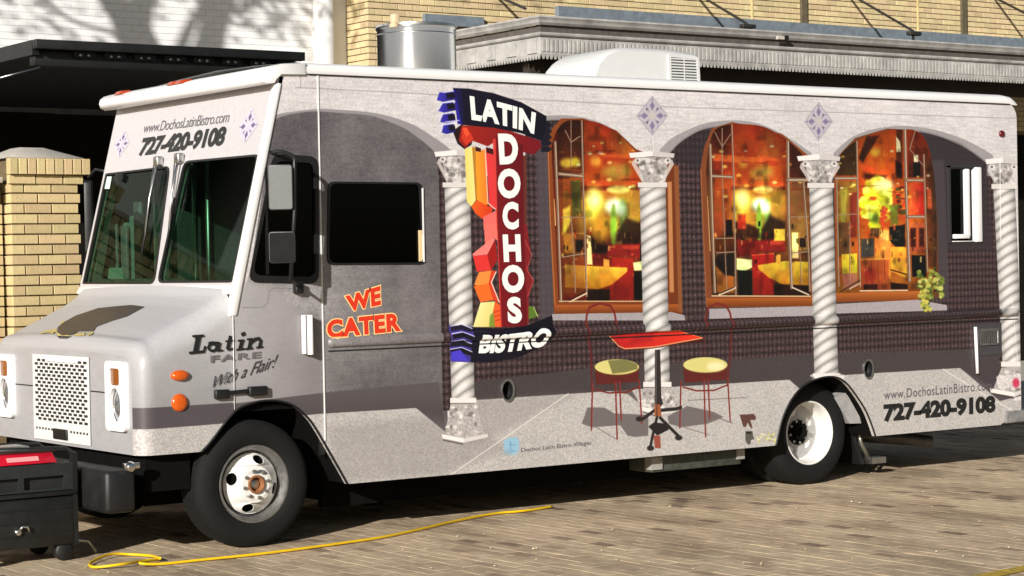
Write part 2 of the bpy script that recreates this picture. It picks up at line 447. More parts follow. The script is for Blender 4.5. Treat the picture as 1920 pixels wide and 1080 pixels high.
def clip_store(x0, x1, y0, y1):
    q = tp([(x0,y0),(x1,y0),(x1,y1),(x0,y1)]); a = [max(0,int(q[:,1].min())-4), min(PH,int(q[:,1].max())+4), max(0,int(q[:,0].min())-4), min(PW,int(q[:,0].max())+4)]
    return a, CV[a[0]:a[1], a[2]:a[3]].copy()
def clip_mask(st, pts, soft=.8):
    """keep the newly painted picture only inside pts"""
    pts = [tuple(p) for p in smooth_line(pts[:-2], 4)]+list(pts[-2:])
    a, old = st; new = CV[a[0]:a[1], a[2]:a[3]].copy()
    CV[a[0]:a[1], a[2]:a[3]] = 0
    fill(pts, (1,1,1), 1, soft); k = CV[a[0]:a[1], a[2]:a[3]].copy()
    CV[a[0]:a[1], a[2]:a[3]] = old*(1-k)+new*k
def photo(st, box=None):
    if box:
        bx0, by0, bx1, by1 = box; rr = random.Random(int(bx0))
        for k in range(50):                                   # chairs, tables, people-sized dark and bright scraps of the dining room
            t = rr.random(); x = bx0+(bx1-bx0)*rr.random(); y = by0+(by1-by0)*(.56+.24*t)
            w_, h_ = rr.uniform(1.5, 5), rr.uniform(3, 11)
            c = rr.choice([(44,20,14),(70,26,16),(150,36,22),(190,60,26),(236,150,60),(250,206,120),(120,60,24),(30,16,14),(214,110,40)])
            fill([(x,y),(x+w_,y-.4),(x+w_,y+h_),(x,y+h_)], c, rr.uniform(.35,.8), .9)
        for k in range(16):                                   # lamps and their reflections along the ceiling
            x = bx0+(bx1-bx0)*rr.random(); y = by0+(by1-by0)*rr.uniform(.10,.42); r_ = rr.uniform(1.2, 3.2)
            blob(x, y, r_*1.6, r_, rr.choice([(255,214,120),(255,180,80),(250,236,190)]), .75, .7, n=10)
        for k in range(7):
            y = by0+(by1-by0)*rr.uniform(.06,.40); x = bx0+(bx1-bx0)*rr.random()
            line([(x-rr.uniform(10,30), y), (x+rr.uniform(10,30), y+rr.uniform(-2,3))], rr.uniform(1.5,4), rr.choice([(120,26,10),(236,110,40),(90,24,14)]), .45, 1.5)
    a, _ = st; reg = CV[a[0]:a[1], a[2]:a[3]]
    b = reg.copy()
    for _i in range(1):
        b = (b+np.roll(b,1,0)+np.roll(b,-1,0)+np.roll(b,1,1)+np.roll(b,-1,1))/5
    h, w = b.shape[:2]
    n = (_vn(h, w, 40)-.5)*.34+(_vn(h, w, 16)-.5)*.18+(_vn(h, w, 5)-.5)*.10
    hue = (_vn(h, w, 22)-.5)*.35
    g = b.mean(2, keepdims=True)
    b = g+(b-g)*.84
    b = b*(1+n[..., None]*.62)
    b[..., 1] *= 1+hue*.45; b[..., 0] *= .93
    hl = np.clip(_vn(h, w, 12)-.85, 0, 1)[..., None]*3
    b = b+(np.array([250,206,120.])-b)*hl*.55
    dk = np.clip(_vn(h, w, 24)-.66, 0, 1)[..., None]*2.2
    b = b*(1-dk*.40)
    yy = np.linspace(0, 1, h)[:, None, None]; xx = np.linspace(-1, 1, w)[None, :, None]
    b = b*(.76+.44*np.exp(-((yy-.52)/.32)**2))*(1.05-.22*np.abs(xx)**2)
    b = 255*np.clip(b/255, 0, 1)**1.32*1.0
    top = np.clip(1-yy/.42, 0, 1)
    b[..., 1:2] *= 1.04-.16*top; b[..., 2:3] *= 1-.1*top; b *= 1-.12*top
    reg[:] = np.clip(b, 0, 255)
# window 1
T1 = zoomer(1000, 200, 2.7)
# frame
fill(T1((70,180),(95,110),(140,60),(255,60),(420,120),(520,215),(735,300),(755,1062),(105,1062)), grad((1035,400),(126,62,28),(1280,400),(104,48,22)))
st = clip_store(1000, 1330, 200, 620)
fill(T1((90,60),(560,60),(560,1000),(120,1000)), (140,40,16))
win_scene(T1, 0)
T = T1
fill(T((540,700),(560,700),(560,980),(540,980)), (40,20,16))
fill(T((390,760),(505,770),(505,980),(388,980)), (176,34,26), 1, 1.5); fill(T((300,740),(400,756),(392,800),(300,800)), (120,26,20), .9, 3)
fill(T((160,800),(475,815),(475,835),(400,900),(330,925),(160,915)), grad(T((200,800))[0],(246,176,56),T((200,920))[0],(226,128,24)), 1, 1.5)
fill(T((270,925),(390,925),(385,985),(270,985)), (56,22,14), 1, 2); fill(T((505,790),(555,780),(555,830),(510,830)), (240,222,160), .9, 2); fill(T((510,832),(560,832),(560,980),(510,980)), (30,24,20))
fill(T((355,770),(385,775),(385,812),(355,812)), (236,150,60), 1, 1.5); fill(T((270,650),(290,655),(300,800),(272,800)), (250,206,140), 1, 1.5)
fill(T((120,60),(252,70),(258,360),(120,360)), grad(T((180,60))[0],(70,34,22),T((180,360))[0],(120,60,28)), .82, 3)
blob(*T((170,285))[0], 12, 9, (244,200,60), .95, .6); blob(*T((212,280))[0], 9, 9, (250,206,60), .95, .6)
fill(T((120,370),(250,366),(262,950),(140,950)), (150,84,34), .5, 3)
fill(T((150,520),(186,500),(190,580),(160,640),(150,640)), (238,196,60), .9, 5); fill(T((188,374),(240,370),(244,540),(200,560)), (86,84,34), .85, 3)
fill(T((150,640),(200,640),(210,740),(160,740)), (206,120,40), .8, 4); fill(T((214,674),(252,674),(254,736),(216,736)), (38,24,22), .95, 2)
photo(st, (1048,235,1200,555))
for p_, w_ in [(((244,60),(252,400),(270,960)), 5), (((190,60),(190,300)), 2.2), (((130,340),(250,352)), 9), (((190,560),(204,760),(212,940)), 3), (((140,560),(262,560)), 2), (((146,762),(266,742)), 3),
               (((110,180),(125,560),(140,990)), 8), (((190,180),(160,120)), 2.5), (((190,180),(235,150)), 2.5)]: casement(T, p_, w_)
line(T((104,470),(112,600)), 3, (244,216,130), .9); line(T((180,990),(270,945)), 4, (210,190,160), 1); line(T((140,985),(180,985),(262,935)), 3, (40,24,18), 1)
clip_mask(st, T((92,200),(120,120),(170,72),(255,70),(330,82),(420,130),(520,230),(560,300),(560,985),(128,990)))
line(T((130,985),(560,985)), 2.6, (226,196,150), .9); line(T((75,200),(85,560),(110,1000)), 3.4, (176,104,56), .9); line(T((100,1000),(118,1050)), 3, (70,34,18), .7)
fill(T((105,1004),(750,1000),(752,1046),(110,1048)), grad(T((300,1004))[0],(160,84,36),T((300,1048))[0],(104,50,20)))
fill(T((680,380),(700,380),(712,940),(690,940)), (200,140,90), .8, 1.5); fill(T((712,300),(735,300),(755,1040),(735,1040)), (134,80,46), .9, 2)
fill(T((95,1050),(700,1040),(765,1056),(770,1082),(95,1082)), noisy((156,149,152), .15))
# window 2
T2 = zoomer(1280, 210, 2.918)
fill(T2((95,320),(118,190),(160,90),(270,55),(545,120),(690,240),(722,300),(722,1062),(130,1070)), grad((1320,400),(120,64,36),(1520,400),(126,62,26)))
st = clip_store(1290, 1560, 200, 600)
win_scene(lambda *p: [(1280+(a*.93+22)/2.918, 210+(b+4)/2.918) for a, b in p], 20)
T = T2
fill(T((165,60),(262,66),(270,340),(165,340)), grad(T((200,60))[0],(60,34,24),T((200,340))[0],(196,56,24)), .72, 4)
fill(T((168,230),(420,250),(460,268),(400,284),(168,268)), (244,110,44), .95, 2.5)
fill(T((165,345),(270,345),(280,640),(170,700)), (176,70,30), .6, 4)
fill(T((235,590),(270,590),(275,680),(238,680)), (30,20,22), .95, 2); fill(T((280,600),(330,600),(420,640),(420,690),(300,690)), (60,24,20), .85, 5); fill(T((300,560),(345,560),(345,640),(300,640)), (196,40,24), .8, 5)
fill(T((300,700),(420,706),(410,780),(300,790)), (140,28,22), .95, 3); fill(T((160,780),(290,770),(290,900),(160,900)), (40,28,24), .9, 3)
fill(T((295,800),(380,808),(380,850),(340,870),(295,862)), (226,214,150), 1, 2); fill(T((300,866),(380,868),(380,1004),(305,1004)), (28,28,22), 1, 2)
fill(T((180,840),(230,890),(280,900),(285,990),(190,990)), (216,116,40), .9, 4)
fill(T((380,780),(500,772),(505,1000),(385,1000)), (186,34,26), 1, 1.5); line(T((380,784),(500,774)), 3, (226,80,50), .9)
fill(T((410,838),(560,815),(690,820),(690,950),(560,950),(470,905),(415,860)), grad(T((500,820))[0],(244,182,52),T((500,940))[0],(226,140,28)), 1, 1.5)
fill(T((500,940),(700,950),(700,1004),(500,1004)), (60,26,14), .95, 2); fill(T((500,640),(560,640),(560,705),(500,705)), (236,176,60), .9, 3)
fill(T((510,780),(536,780),(536,830),(512,830)), (240,160,60), 1, 1.5)
fill(T((570,150),(660,220),(680,360),(575,360)), (84,34,26), .8, 3); fill(T((575,390),(690,390),(690,760),(580,760)), grad(T((600,390))[0],(130,76,46),T((600,760))[0],(176,120,52)), .8, 3)
fill(T((598,660),(632,660),(634,800),(600,800)), (250,214,140), .95, 3); fill(T((640,690),(672,690),(676,740),(640,740)), (44,26,22), .95, 2)
photo(st, (1335,240,1515,550))
for p_, w_ in [(((268,60),(280,400),(290,1000)), 5), (((575,130),(580,600),(596,960)), 11), (((215,90),(215,340),(240,980)), 3), (((160,350),(268,356)), 8), (((575,372),(690,372)), 11), (((170,692),(285,690)), 2.5), (((580,575),(690,572)), 2.5),
               (((590,770),(690,765)), 3), (((640,770),(650,940)), 3), (((660,380),(690,800),(695,980)), 6), (((150,180),(160,560),(176,990)), 9), (((215,190),(175,110)), 2.5), (((215,190),(262,120)), 2.5), (((185,770),(285,765)), 2.5)]: casement(T, p_, w_)
line(T((134,460),(142,600),(150,760)), 2.6, (236,206,140), .85); line(T((200,1000),(288,962)), 5, (206,186,160), 1); line(T((600,960),(690,1000)), 4, (206,186,160), 1); line(T((160,996),(210,990),(280,960)), 3, (40,24,18), 1)
clip_mask(st, T((128,330),(140,200),(180,96),(270,66),(330,66),(440,80),(545,135),(640,215),(700,300),(700,1006),(160,1006)))
line(T((160,1006),(700,1008)), 2.8, (232,204,160), .9); fill(T((132,1020),(710,1016),(712,1058),(136,1066)), grad(T((300,1016))[0],(166,88,36),T((300,1062))[0],(110,54,20)))
line(T((100,320),(110,600),(130,1060)), 4, (150,92,58), .8)
fill([(1330,579),(1524,574),(1524,592),(1330,598)], noisy((160,152,154), .15))
# window 3
T3 = zoomer(1540, 220, 2.842)
fill(T3((66,300),(95,200),(180,110),(350,60),(470,66),(560,130),(600,300),(620,560),(625,960),(78,985)), grad((1562,400),(110,60,30),(1750,400),(96,54,32)))
st = clip_store(1555, 1770, 210, 590); T = T3
fill(T((70,60),(600,60),(600,1000),(70,1000)), grad(T((300,60))[0],(200,60,12),T((300,900))[0],(196,104,32)))
blob(*T((290,190))[0], 55, 50, (232,106,22), .9, .9); blob(*T((288,185))[0], 9, 8, (255,196,60), .9, .8)
fill(T((200,215),(240,100),(310,96),(220,240)), (70,30,18), .85, 5); fill(T((400,60),(430,60),(430,330),(396,300)), (60,28,20), .7, 5)
fill(T((220,255),(340,280),(350,300),(300,310),(220,285)), (244,92,30), .95, 3); fill(T((230,300),(350,310),(340,330),(230,330)), (90,26,14), .8, 4)
fill(T((398,100),(420,130),(425,185),(400,185)), (246,214,180), .95, 2); fill(T((395,230),(430,250),(430,320),(400,325)), (40,14,20), .85, 5)
fill(T((80,130),(190,110),(190,310),(80,310)), (70,52,30), .85, 3); fill(T((82,340),(190,340),(190,560),(82,560)), (160,110,40), .85, 4)
fill(T((100,370),(140,370),(130,560),(104,560)), (190,170,60), .8, 5); fill(T((150,400),(190,400),(188,640),(155,640)), (150,44,36), .85, 3); fill(T((85,560),(150,560),(150,740),(90,740)), (128,80,46), .9, 3)
for i in range(60):
    a = RNG.random()*6.28; r = RNG.random()**.5
    blob(*T((290+70*r*math.cos(a), 450+140*r*math.sin(a)))[0], 7+6*RNG.random(), 3.5+5*RNG.random(), [(246,226,40),(226,206,36),(250,240,110),(190,170,30)][i%4], .8, .5, n=10)
blob(*T((330,360))[0], 20, 12, (250,246,190), .7, .8)
for i in range(34):
    blob(*T((400+60*RNG.random(), 350+200*RNG.random()))[0], 4+3*RNG.random(), 2+3*RNG.random(), [(214,60,30),(120,30,20),(226,110,40),(80,70,30)][i%4], .85, .5, n=10)
for i in range(14): blob(*T((320+30*RNG.random(), 480+100*RNG.random()))[0], 4, 3.5, (220,70,40), .85, .5, n=10)
fill(T((365,470),(410,460),(410,570),(370,580)), (110,120,40), .8, 6); blob(*T((290,540))[0], 7, 10, (110,130,40), .8, .6)
fill(T((262,590),(310,590),(310,632),(262,632)), (110,66,40), .95, 1.5); fill(T((310,600),(360,600),(360,700),(310,700)), (240,176,90), .9, 3)
fill(T((362,585),(445,570),(448,690),(400,695),(365,660)), (30,30,28), 1, 1.5)
fill(T((210,648),(282,645),(282,745),(212,748)), (84,70,66), 1, 1.5); fill(T((285,640),(370,660),(370,860),(285,860)), (232,136,52), .9, 3)
fill(T((368,690),(450,690),(458,860),(370,820)), (236,156,44), 1, 1.5); line(T((370,812),(456,838)), 4, (110,50,20), 1); fill(T((368,880),(460,890),(460,915),(372,915)), (60,26,16), 1, 2)
fill(T((210,760),(360,760),(360,920),(215,920)), (206,84,40), .9, 3)
for x in (235,265,300,335): line(T((x,760),(x+8,915)), 1.8, (110,40,26), .9)
line(T((212,760),(360,752)), 2.5, (240,160,80), .9); blob(*T((260,840))[0], 12, 14, (176,40,30), .8, .6); fill(T((225,890),(300,890),(300,918),(225,918)), (60,22,16), .9, 3)
fill(T((108,730),(190,725),(192,830),(112,835)), (244,196,44), 1, 1.5); fill(T((112,835),(192,830),(192,900),(120,920)), (226,130,100), 1, 1.5)
fill(T((462,80),(540,130),(545,320),(462,320)), grad(T((500,80))[0],(214,76,30),T((500,320))[0],(90,36,22)), .95, 3); fill(T((492,200),(516,200),(516,240),(494,240)), (250,226,190), 1, 2); fill(T((490,240),(528,240),(528,318),(488,318)), (36,26,26), 1, 3)
fill(T((464,350),(545,350),(548,520),(466,520)), grad(T((470,400))[0],(214,96,36),T((545,400))[0],(190,30,26)), 1, 2)
fill(T((470,560),(560,560),(560,720),(470,720)), (206,90,50), .95, 3)
for x in (490,535): fill(T((x-14,590),(x+14,590),(x+14,690),(x-14,690)), (70,26,20), .9, 4)
fill(T((480,735),(555,735),(560,850),(485,850)), (26,26,28), 1, 2)
fill(T((545,130),(600,260),(620,800),(560,800)), grad(T((545,300))[0],(150,66,26),T((620,300))[0],(74,48,36)), .9, 4); fill(T((565,380),(585,380),(590,490),(568,490)), (226,90,50), .8, 3)
photo(st, (1572,250,1745,545))
for p_, w_ in [(((188,120),(195,500),(206,900)), 6), (((445,70),(452,400),(470,870)), 12), (((75,325),(190,325)), 9), (((80,520),(190,515)), 2.5), (((455,335),(545,335)), 9), (((460,530),(552,530)), 9), (((545,200),(556,560),(565,820)), 6),
               (((150,560),(152,890)), 3), (((80,330),(92,900)), 5), (((500,70),(470,170)), 3), (((470,170),(545,260)), 2.5)]: casement(T, p_, w_)
line(T((100,930),(205,868)), 3.4, (44,26,22), 1); line(T((150,915),(205,885)), 2.4, (206,186,170), 1)
clip_mask(st, T((70,330),(90,220),(180,130),(330,72),(420,66),(500,70),(560,130),(600,300),(616,560),(612,930),(84,940)))
line(T((205,925),(460,922)), 3, (226,206,180), .95); fill(T((78,938),(520,925),(560,960),(560,975),(80,985)), grad(T((200,930))[0],(176,96,40),T((200,980))[0],(120,60,24)))
fill([(1568,570),(1720,562),(1775,572),(1776,582),(1568,588)], noisy((160,152,154), .15))
# ivy at the sill
for i in range(150):
    a = RNG.random(); x = 1722+46*RNG.random(); y = 512+62*a+10*math.sin(x*.2)
    if abs(x-1738) > 28*(1.25-a)+6 and x < 1738: continue
    if x > 1738 and y > 545-(x-1768)*.9*-1 and a > .62 and x > 1748: continue
    blob(x, y, 2.5+3*RNG.random(), 2+2.5*RNG.random(), [(150,156,70),(176,176,84),(84,100,36),(60,76,30),(120,132,52),(200,196,110)][i%6], .9, .4, n=9, rot=60*RNG.random())
for i in range(40):
    t = RNG.random(); blob(1728+16*t*RNG.random()+4*RNG.random(), 545+38*t, 2.8, 2.4, [(206,196,90),(176,168,70),(150,150,60)][i%3], .9, .4, n=9)
# ---- twisted columns
def column(l, r, cap, base, ph=0):
    (lx0, ly0), (lx1, ly1) = l; (rx0, ry0), (rx1, ry1) = r
    q = tp([l[0], r[0], l[1], r[1]])
    def shade(X, Y):
        t = np.clip((Y-q[0,1])/(q[2,1]-q[0,1]), 0, 1); xl = q[0,0]*(1-t)+q[2,0]*t; xr = q[1,0]*(1-t)+q[3,0]*t
        u = np.clip((X-xl)/(xr-xl), 0, 1)
        s = (Y/PD*1000 + (u-.1)*100 + 10*np.sin(u*np.pi) + ph)/84.
        w = np.abs(np.sin(s*np.pi))**.75
        sh = .60+.42*np.sin(np.pi*np.clip(u*.92+.08, 0, 1))**.7
        yi = np.clip(Y.astype(int), 0, PH-1)+0*X.astype(int); xi = np.clip(X.astype(int), 0, PW-1)+0*yi
        return np.array([224,219,214.])*((.60+.42*w)*sh*(1+.10*GR2[yi, xi]))[..., None]
    fill([l[0], r[0], r[1], l[1]], shade)
    cx0, cx1, cy0, cy1 = cap
    w = cx1-cx0; cm = (cx0+cx1)/2+2
    fill([(cx0+w*.16,cy0+10),(cx1-w*.14,cy0+10),(cx1-w*.2,cy1-4),(cx0+w*.3,cy1-4)], noisy((168,162,158), .5))
    for k in range(26):
        y = cy0+12+(cy1-cy0-18)*RNG.random(); x = cm+(RNG.random()-.5)*w*(.78-.3*(y-cy0)/(cy1-cy0))
        blob(x, y, 3+3*RNG.random(), 2+3*RNG.random(), [(216,210,205),(120,114,112),(226,221,216),(98,92,92)][k%4], .8, .5, n=9, rot=90*RNG.random())
    for sgn in (-1, 1):
        blob(cm+sgn*w*.33, cy0+17, 6, 6, (222,216,212), .95, .3, n=12); blob(cm+sgn*w*.33, cy0+17, 2.6, 2.6, (96,90,90), .9, .4, n=9)
        fill([(cm+sgn*w*.42,cy0+14),(cm+sgn*w*.46,cy0+24),(cm+sgn*w*.24,cy1-8),(cm+sgn*w*.2,cy1-14)], (206,200,196), .8, 1)
    fill([(cx0,cy0+3),(cm,cy0-1),(cm,cy0+9),(cx0+3,cy0+12)], (228,223,219)); fill([(cm,cy0-1),(cx1,cy0+4),(cx1-2,cy0+12),(cm,cy0+9)], (196,189,187))
    line([(cx0+3,cy0+13),(cm,cy0+10),(cx1-2,cy0+13)], 1.5, (96,90,92), .8)
    fill([(lx0-3,cy1-7),(rx0+3,cy1-7),(rx0+3,cy1+2),(lx0-3,cy1+2)], (212,206,201)); line([(lx0-3,cy1+3),(rx0+3,cy1+3)], 1.3, (110,104,102), .8)
    if base:
        bx0, bx1, by0, by1, apex = base
        fill([(lx1-3,by0),(rx1+3,by0),(rx1+3,by0+10),(lx1-3,by0+10)], (222,217,212)); line([(lx1-3,by0+10),(rx1+3,by0+10)], 1.3, (110,104,102), .8)
        fill([(lx1-2,by0+11),(rx1+2,by0+11),(bx1-6,by1-12),(apex,by1-4),(bx0+6,by1-14)], noisy((170,163,160), .4))
        for k in range(22):
            t = RNG.random(); y = by0+16+(by1-by0-30)*t; x = (lx1+rx1)/2+(RNG.random()-.5)*(rx1-lx1+6+20*t)
            blob(x, y, 2.5+3*RNG.random(), 2+3*RNG.random(), [(216,210,205),(110,104,102),(226,221,216)][k%3], .8, .5, n=9)
        fill([(bx0,by1-16),(apex,by1-8),(apex,by1),(bx0+2,by1-8)], (228,222,216)); fill([(apex,by1-8),(bx1,by1-17),(bx1-1,by1-10),(apex,by1)], (206,199,194))
        line([(bx0+3,by1-5),(apex-2,by1+3)], 3, (66,58,60), .8)
column([(833,345),(847,752)], [(881,345),(890,752)], (814,895,282,349), (828,915,746,830,870))
column([(1199,345),(1209,722)], [(1248,345),(1256,722)], (1179,1265,284,349), (1203,1290,716,778,1236), 30)
column([(1517,345),(1527,704)], [(1561,345),(1572,704)], (1494,1576,290,350), (1524,1575,700,716,1550), 55)
column([(1862,348),(1880,684)], [(1903,348),(1917,684)], (1847,1910,296,352), (1856,1925,678,744,1903), 12)
line([(1875,300),(1876,450)], 3.6, (240,236,230), .85); line([(1898,560),(1908,680)], 2, (236,232,226), .6)
fill([(1868,706),(1920,700),(1920,728),(1872,728)], noisy((214,206,204), .25), .8, 2)
blob(1905, 718, 6.5, 9, (190,50,80), .95, .4)
# ---- tile diamonds
def diamond(cx, cy, rx, ry, k=1., FN=None):
    fl = FN or fill; c0 = (180,173,181); dk = (118,108,138); ink = (84,74,92)
    P = lambda u, v: (cx+u*rx, cy+v*ry)
    fl([P(-1,0), P(0,-1), P(1,0), P(0,1)], (150,140,152), .8)
    fl([P(-.93,0), P(0,-.93), P(.93,0), P(0,.93)], c0, 1)
    for a in range(4):
        R_ = lambda u, v: P(*[(u,v),(-v,u),(-u,-v),(v,-u)][a])
        fl([R_(.12,-.12), R_(.42,-.34), R_(.30,-.42), R_(.22,-.2)], ink, .85)
        fl([R_(.25,0), R_(.5,-.16), R_(.72,0), R_(.5,.16)], dk, .9)
        fl([R_(.42,-.34), R_(.6,-.3), R_(.5,-.42)], (150,140,176), .9)
        fl([R_(.74,-.06), R_(.88,0), R_(.74,.06)], (84,74,104), .7)
    fl([P(-.2,0), P(-.14,-.14), P(0,-.2), P(.14,-.14), P(.2,0), P(.14,.14), P(0,.2), P(-.14,.14)], (186,178,172), 1)
diamond(1223, 217, 30, 38); diamond(1535, 228, 27, 37)
for ax, ay in ((1222,283),(1536,290)):
    line([(ax-1,ay-32),(ax+1,ay+2)], 1.4, (166,158,160), .8); line([(ax+1,ay-30),(ax+3,ay+2)], 1.2, (236,230,228), .8)
# ---- table and chairs printed on the floor
Tc = zoomer(1060, 550, 3.6); RED = (112,36,32); RDK = (80,26,24)
fill(Tc((150,770),(262,770),(330,810),(560,820),(560,960),(470,970),(420,960),(370,890),(180,905),(110,880)), (98,90,90), .9, 1.2)
fill(Tc((690,830),(820,760),(1000,800),(1070,835),(960,880),(780,905),(700,880)), (98,90,90), .9, 1.2); line(Tc((830,722),(1220,704)), 1.8, (96,84,82), .9)
line(Tc((210,905),(345,985)), 2, (104,92,90), .9); line(Tc((800,905),(970,955)), 2, (104,92,90), .9); line(Tc((1000,830),(1128,876)), 2.4, (104,92,90), .9)
fill(Tc((190,545),(390,560),(500,740),(420,680),(200,640)), (64,52,52), .75, 2)
def chair(T, bx, sx, sy, flip):
    L = lambda pts, w, c=RED, a=1: line(T(*pts), w, c, a)
    arc = [(bx[0], 215), (bx[0]+4, 150), (bx[0]+22, 95), ((bx[0]+bx[1])/2-10, 68), (bx[1]-40, 85), (bx[1]-14, 130), (bx[1], 200)]
    L([(bx[0]+40, 640), (bx[0]+36, 420), (bx[0]+2, 215)] if not flip else [(bx[1]-30, 620), (bx[1]-12, 420), (bx[1]-2, 200)], 6, (98,30,30), .85)
    L(arc, 6, RED)
    L([(bx[1]-4, 200), (bx[1]+14, 420)] if not flip else [(bx[0], 215), (bx[0]-10, 420)], 4, (86,32,36), .7)
    cx = sx
    fill(T((cx-150,sy+30),(cx+150,sy+20),(cx+145,sy+100),(cx-140,sy+120)), (92,30,26), .9, 1.5)
    for k in range(1): pass
    p = T((cx, sy))[0]; blob(p[0], p[1]+2, 42, 16, (90,40,26), 1, .1, n=28); blob(p[0], p[1], 41.5, 14.5, (206,196,120), 1, .08, n=28)
    if not flip:
        fill(T((cx-60,sy-44),(cx+60,sy-52),(cx+138,sy-20),(cx+140,sy+14),(cx+60,sy+36),(cx-30,sy+46)), (108,104,62), .9, 1.5)
    else: p2 = T((cx+70, sy+10))[0]; blob(p2[0], p2[1], 16, 8, (240,226,180), .8, .8)
    for (x0, y0, x1, y1) in ((cx-165,sy+110,cx-172,sy+425),(cx-10,sy+100,cx+2,sy+485),(cx+18,sy+100,cx+30,sy+360),(cx+150,sy+90,cx+168,sy+380)):
        L([(x0,y0),(x1,y1)], 4.6, RED); L([(x0+5,y0),(x1+4,y1)], 1.4, (160,84,76), .7)
    L([(cx-150,sy+150),(cx-60,sy+175),(cx+60,sy+172),(cx+150,sy+135)], 4, RED)
chair(Tc, (140, 345), 348, 497, False)
chair(Tc, (945, 1125), 945, 483, True)
fill(Tc((604,380),(640,380),(648,700),(660,745),(640,770),(612,770),(604,740)), (46,40,40)); line(Tc((612,384),(612,740)), 2, (120,112,110), .9)
for pts in [[(630,770),(520,850),(500,845)], [(640,790),(750,780),(780,770)], [(620,830),(590,960),(570,1050)], [(640,840),(720,920),(770,970)]]: line(Tc(*pts), 9, (40,34,34), 1)
fill(Tc((560,900),(600,870),(680,880),(700,920),(620,960)), (36,30,30)); fill(Tc((604,750),(640,750),(650,830),(600,830)), (150,84,50)); fill(Tc((595,960),(640,960),(645,1045),(605,1045)), (140,60,44), .9); line(Tc((618,760),(618,840)), 3, (46,36,34), .9)
for p in ((765,975),(575,1045),(500,848)): b_ = Tc(p)[0]; blob(b_[0], b_[1], 7, 5, (40,36,36), 1, .3, n=12)
fill(Tc((290,290),(580,258),(760,250),(935,303),(925,325),(760,342),(600,372),(400,385),(370,375)), (70,20,18))
fill(Tc((300,290),(580,258),(760,252),(925,300),(760,330),(600,362),(400,374),(360,345)), grad((1150,640),(176,30,32),(1310,630),(222,52,30)))
line(Tc((300,292),(360,355),(400,374),(600,362),(760,332),(925,302)), 3, (232,160,110), .9); line(Tc((620,262),(760,252),(925,300)), 2, (236,130,80), .8)
fill(Tc((480,275),(600,262),(590,320),(420,350)), (140,22,34), .5, 8)
# stray prints low on the floor
Ts = zoomer(1340, 760, 12)
fill(Ts((560,210),(700,205),(880,190),(940,280),(900,330),(800,330),(850,500),(820,520),(740,390),(700,490),(640,480),(600,340)), (84,52,46), .95, 1)
fill(Ts((700,580),(850,580),(870,700),(900,760),(820,780),(800,880),(740,880),(690,780),(690,640)), (74,70,62), .9, 1); fill(Ts((700,590),(830,600),(820,640),(700,635)), (30,26,26), .9, 1)
for i in range(26): b_ = Ts((950+420*RNG.random(), 640+200*RNG.random()))[0]; blob(b_[0], b_[1], 2.5, 2, [(206,200,120),(226,220,160),(150,146,80)][i%3], .7, .5, n=8)
# blue badge
fill([(944,828),(952,821),(970,820),(974,830),(973,846),(966,853),(950,852),(944,842)], (140,178,200), .95, 2.5)
blob(952, 848, 8, 5, (128,150,160), .6, .8); line([(957,828),(958,845),(966,846)], 2.6, (96,142,176), .9); line([(955,834),(966,834)], 2.2, (96,142,176), .9)
# ---- the printed sign
Ta = zoomer(780, 150, 3.857); Tb = zoomer(780, 420, 3.857)
# side tubes, right edge accents
for k in range(5):
    fill(Ta((905,280+50*k),(960,300+45*k),(985,330+42*k),(960,352+42*k),(905,345+44*k)), (26,22,34), 1, 1)
fill(Ta((770,545),(800,545),(800,1080),(770,1080)), (96,44,34)); fill(Tb((770,0),(800,0),(830,210),(810,330),(850,410),(815,520),(815,720),(770,720)), (120,28,32))
line(Tb((790,120),(838,225),(800,330),(850,410),(808,520)), 1.8, (206,90,80), .8); fill(Tb((815,590),(850,600),(885,665),(815,690)), (84,110,40)); line(Tb((850,600),(880,668)), 2, (200,220,130), .9)
# red bracket under the top box
fill(Ta((265,370),(330,320),(420,400),(400,470),(350,500),(300,460)), (40,20,22)); fill(Ta((330,330),(560,330),(900,440),(905,490),(850,540),(770,520),(580,440),(520,480),(410,440),(355,490),(310,440)), grad((870,240),(150,34,24),(1000,280),(110,20,28)))
fill(Ta((335,350),(370,345),(400,390),(415,430),(360,470),(330,420)), (196,54,34)); fill(Ta((335,345),(365,345),(388,392),(360,410)), (226,80,44))
# left stripes
fill(Ta((352,500),(405,480),(432,870),(400,915),(368,880)), grad((872,290),(226,206,110),(892,290),(236,222,140)))
fill(Ta((405,480),(432,490),(440,860),(432,870)), (180,120,40)); fill(Ta((432,520),(505,500),(520,900),(480,915),(440,865)), grad((892,300),(226,150,40),(912,300),(236,120,40)))
fill(Ta((400,915),(440,868),(555,930),(540,980),(480,1005),(430,965)), grad((890,385),(222,90,30),(925,400),(206,50,26))); fill(Ta((505,500),(560,520),(585,940),(530,915)), (214,56,58)); line(Ta((500,500),(520,890),(575,935)), 3, (246,190,170), .95)
fill(Ta((430,480),(470,495),(470,520),(432,515)), (60,24,20)); fill(Ta((505,485),(560,500),(560,540),(510,525)), (60,20,20))
fill(Ta((485,990),(585,940),(590,1085),(490,1085)), (222,104,96)); fill(Tb((490,0),(588,0),(605,130),(560,100),(500,150)), (226,110,98))
fill(Tb((410,215),(555,100),(572,110),(520,220),(412,232)), (232,124,116)); fill(Tb((412,232),(515,222),(545,335),(440,345)), (214,52,48)); fill(Tb((515,222),(572,112),(590,260),(545,335)), (150,26,24))
fill(Tb((455,348),(545,336),(530,425),(545,470),(420,440)), (234,136,60)); fill(Tb((418,450),(525,430),(560,550),(465,565)), (232,104,36)); fill(Tb((545,336),(580,340),(545,420),(600,570),(560,550),(525,430)), (206,60,36))
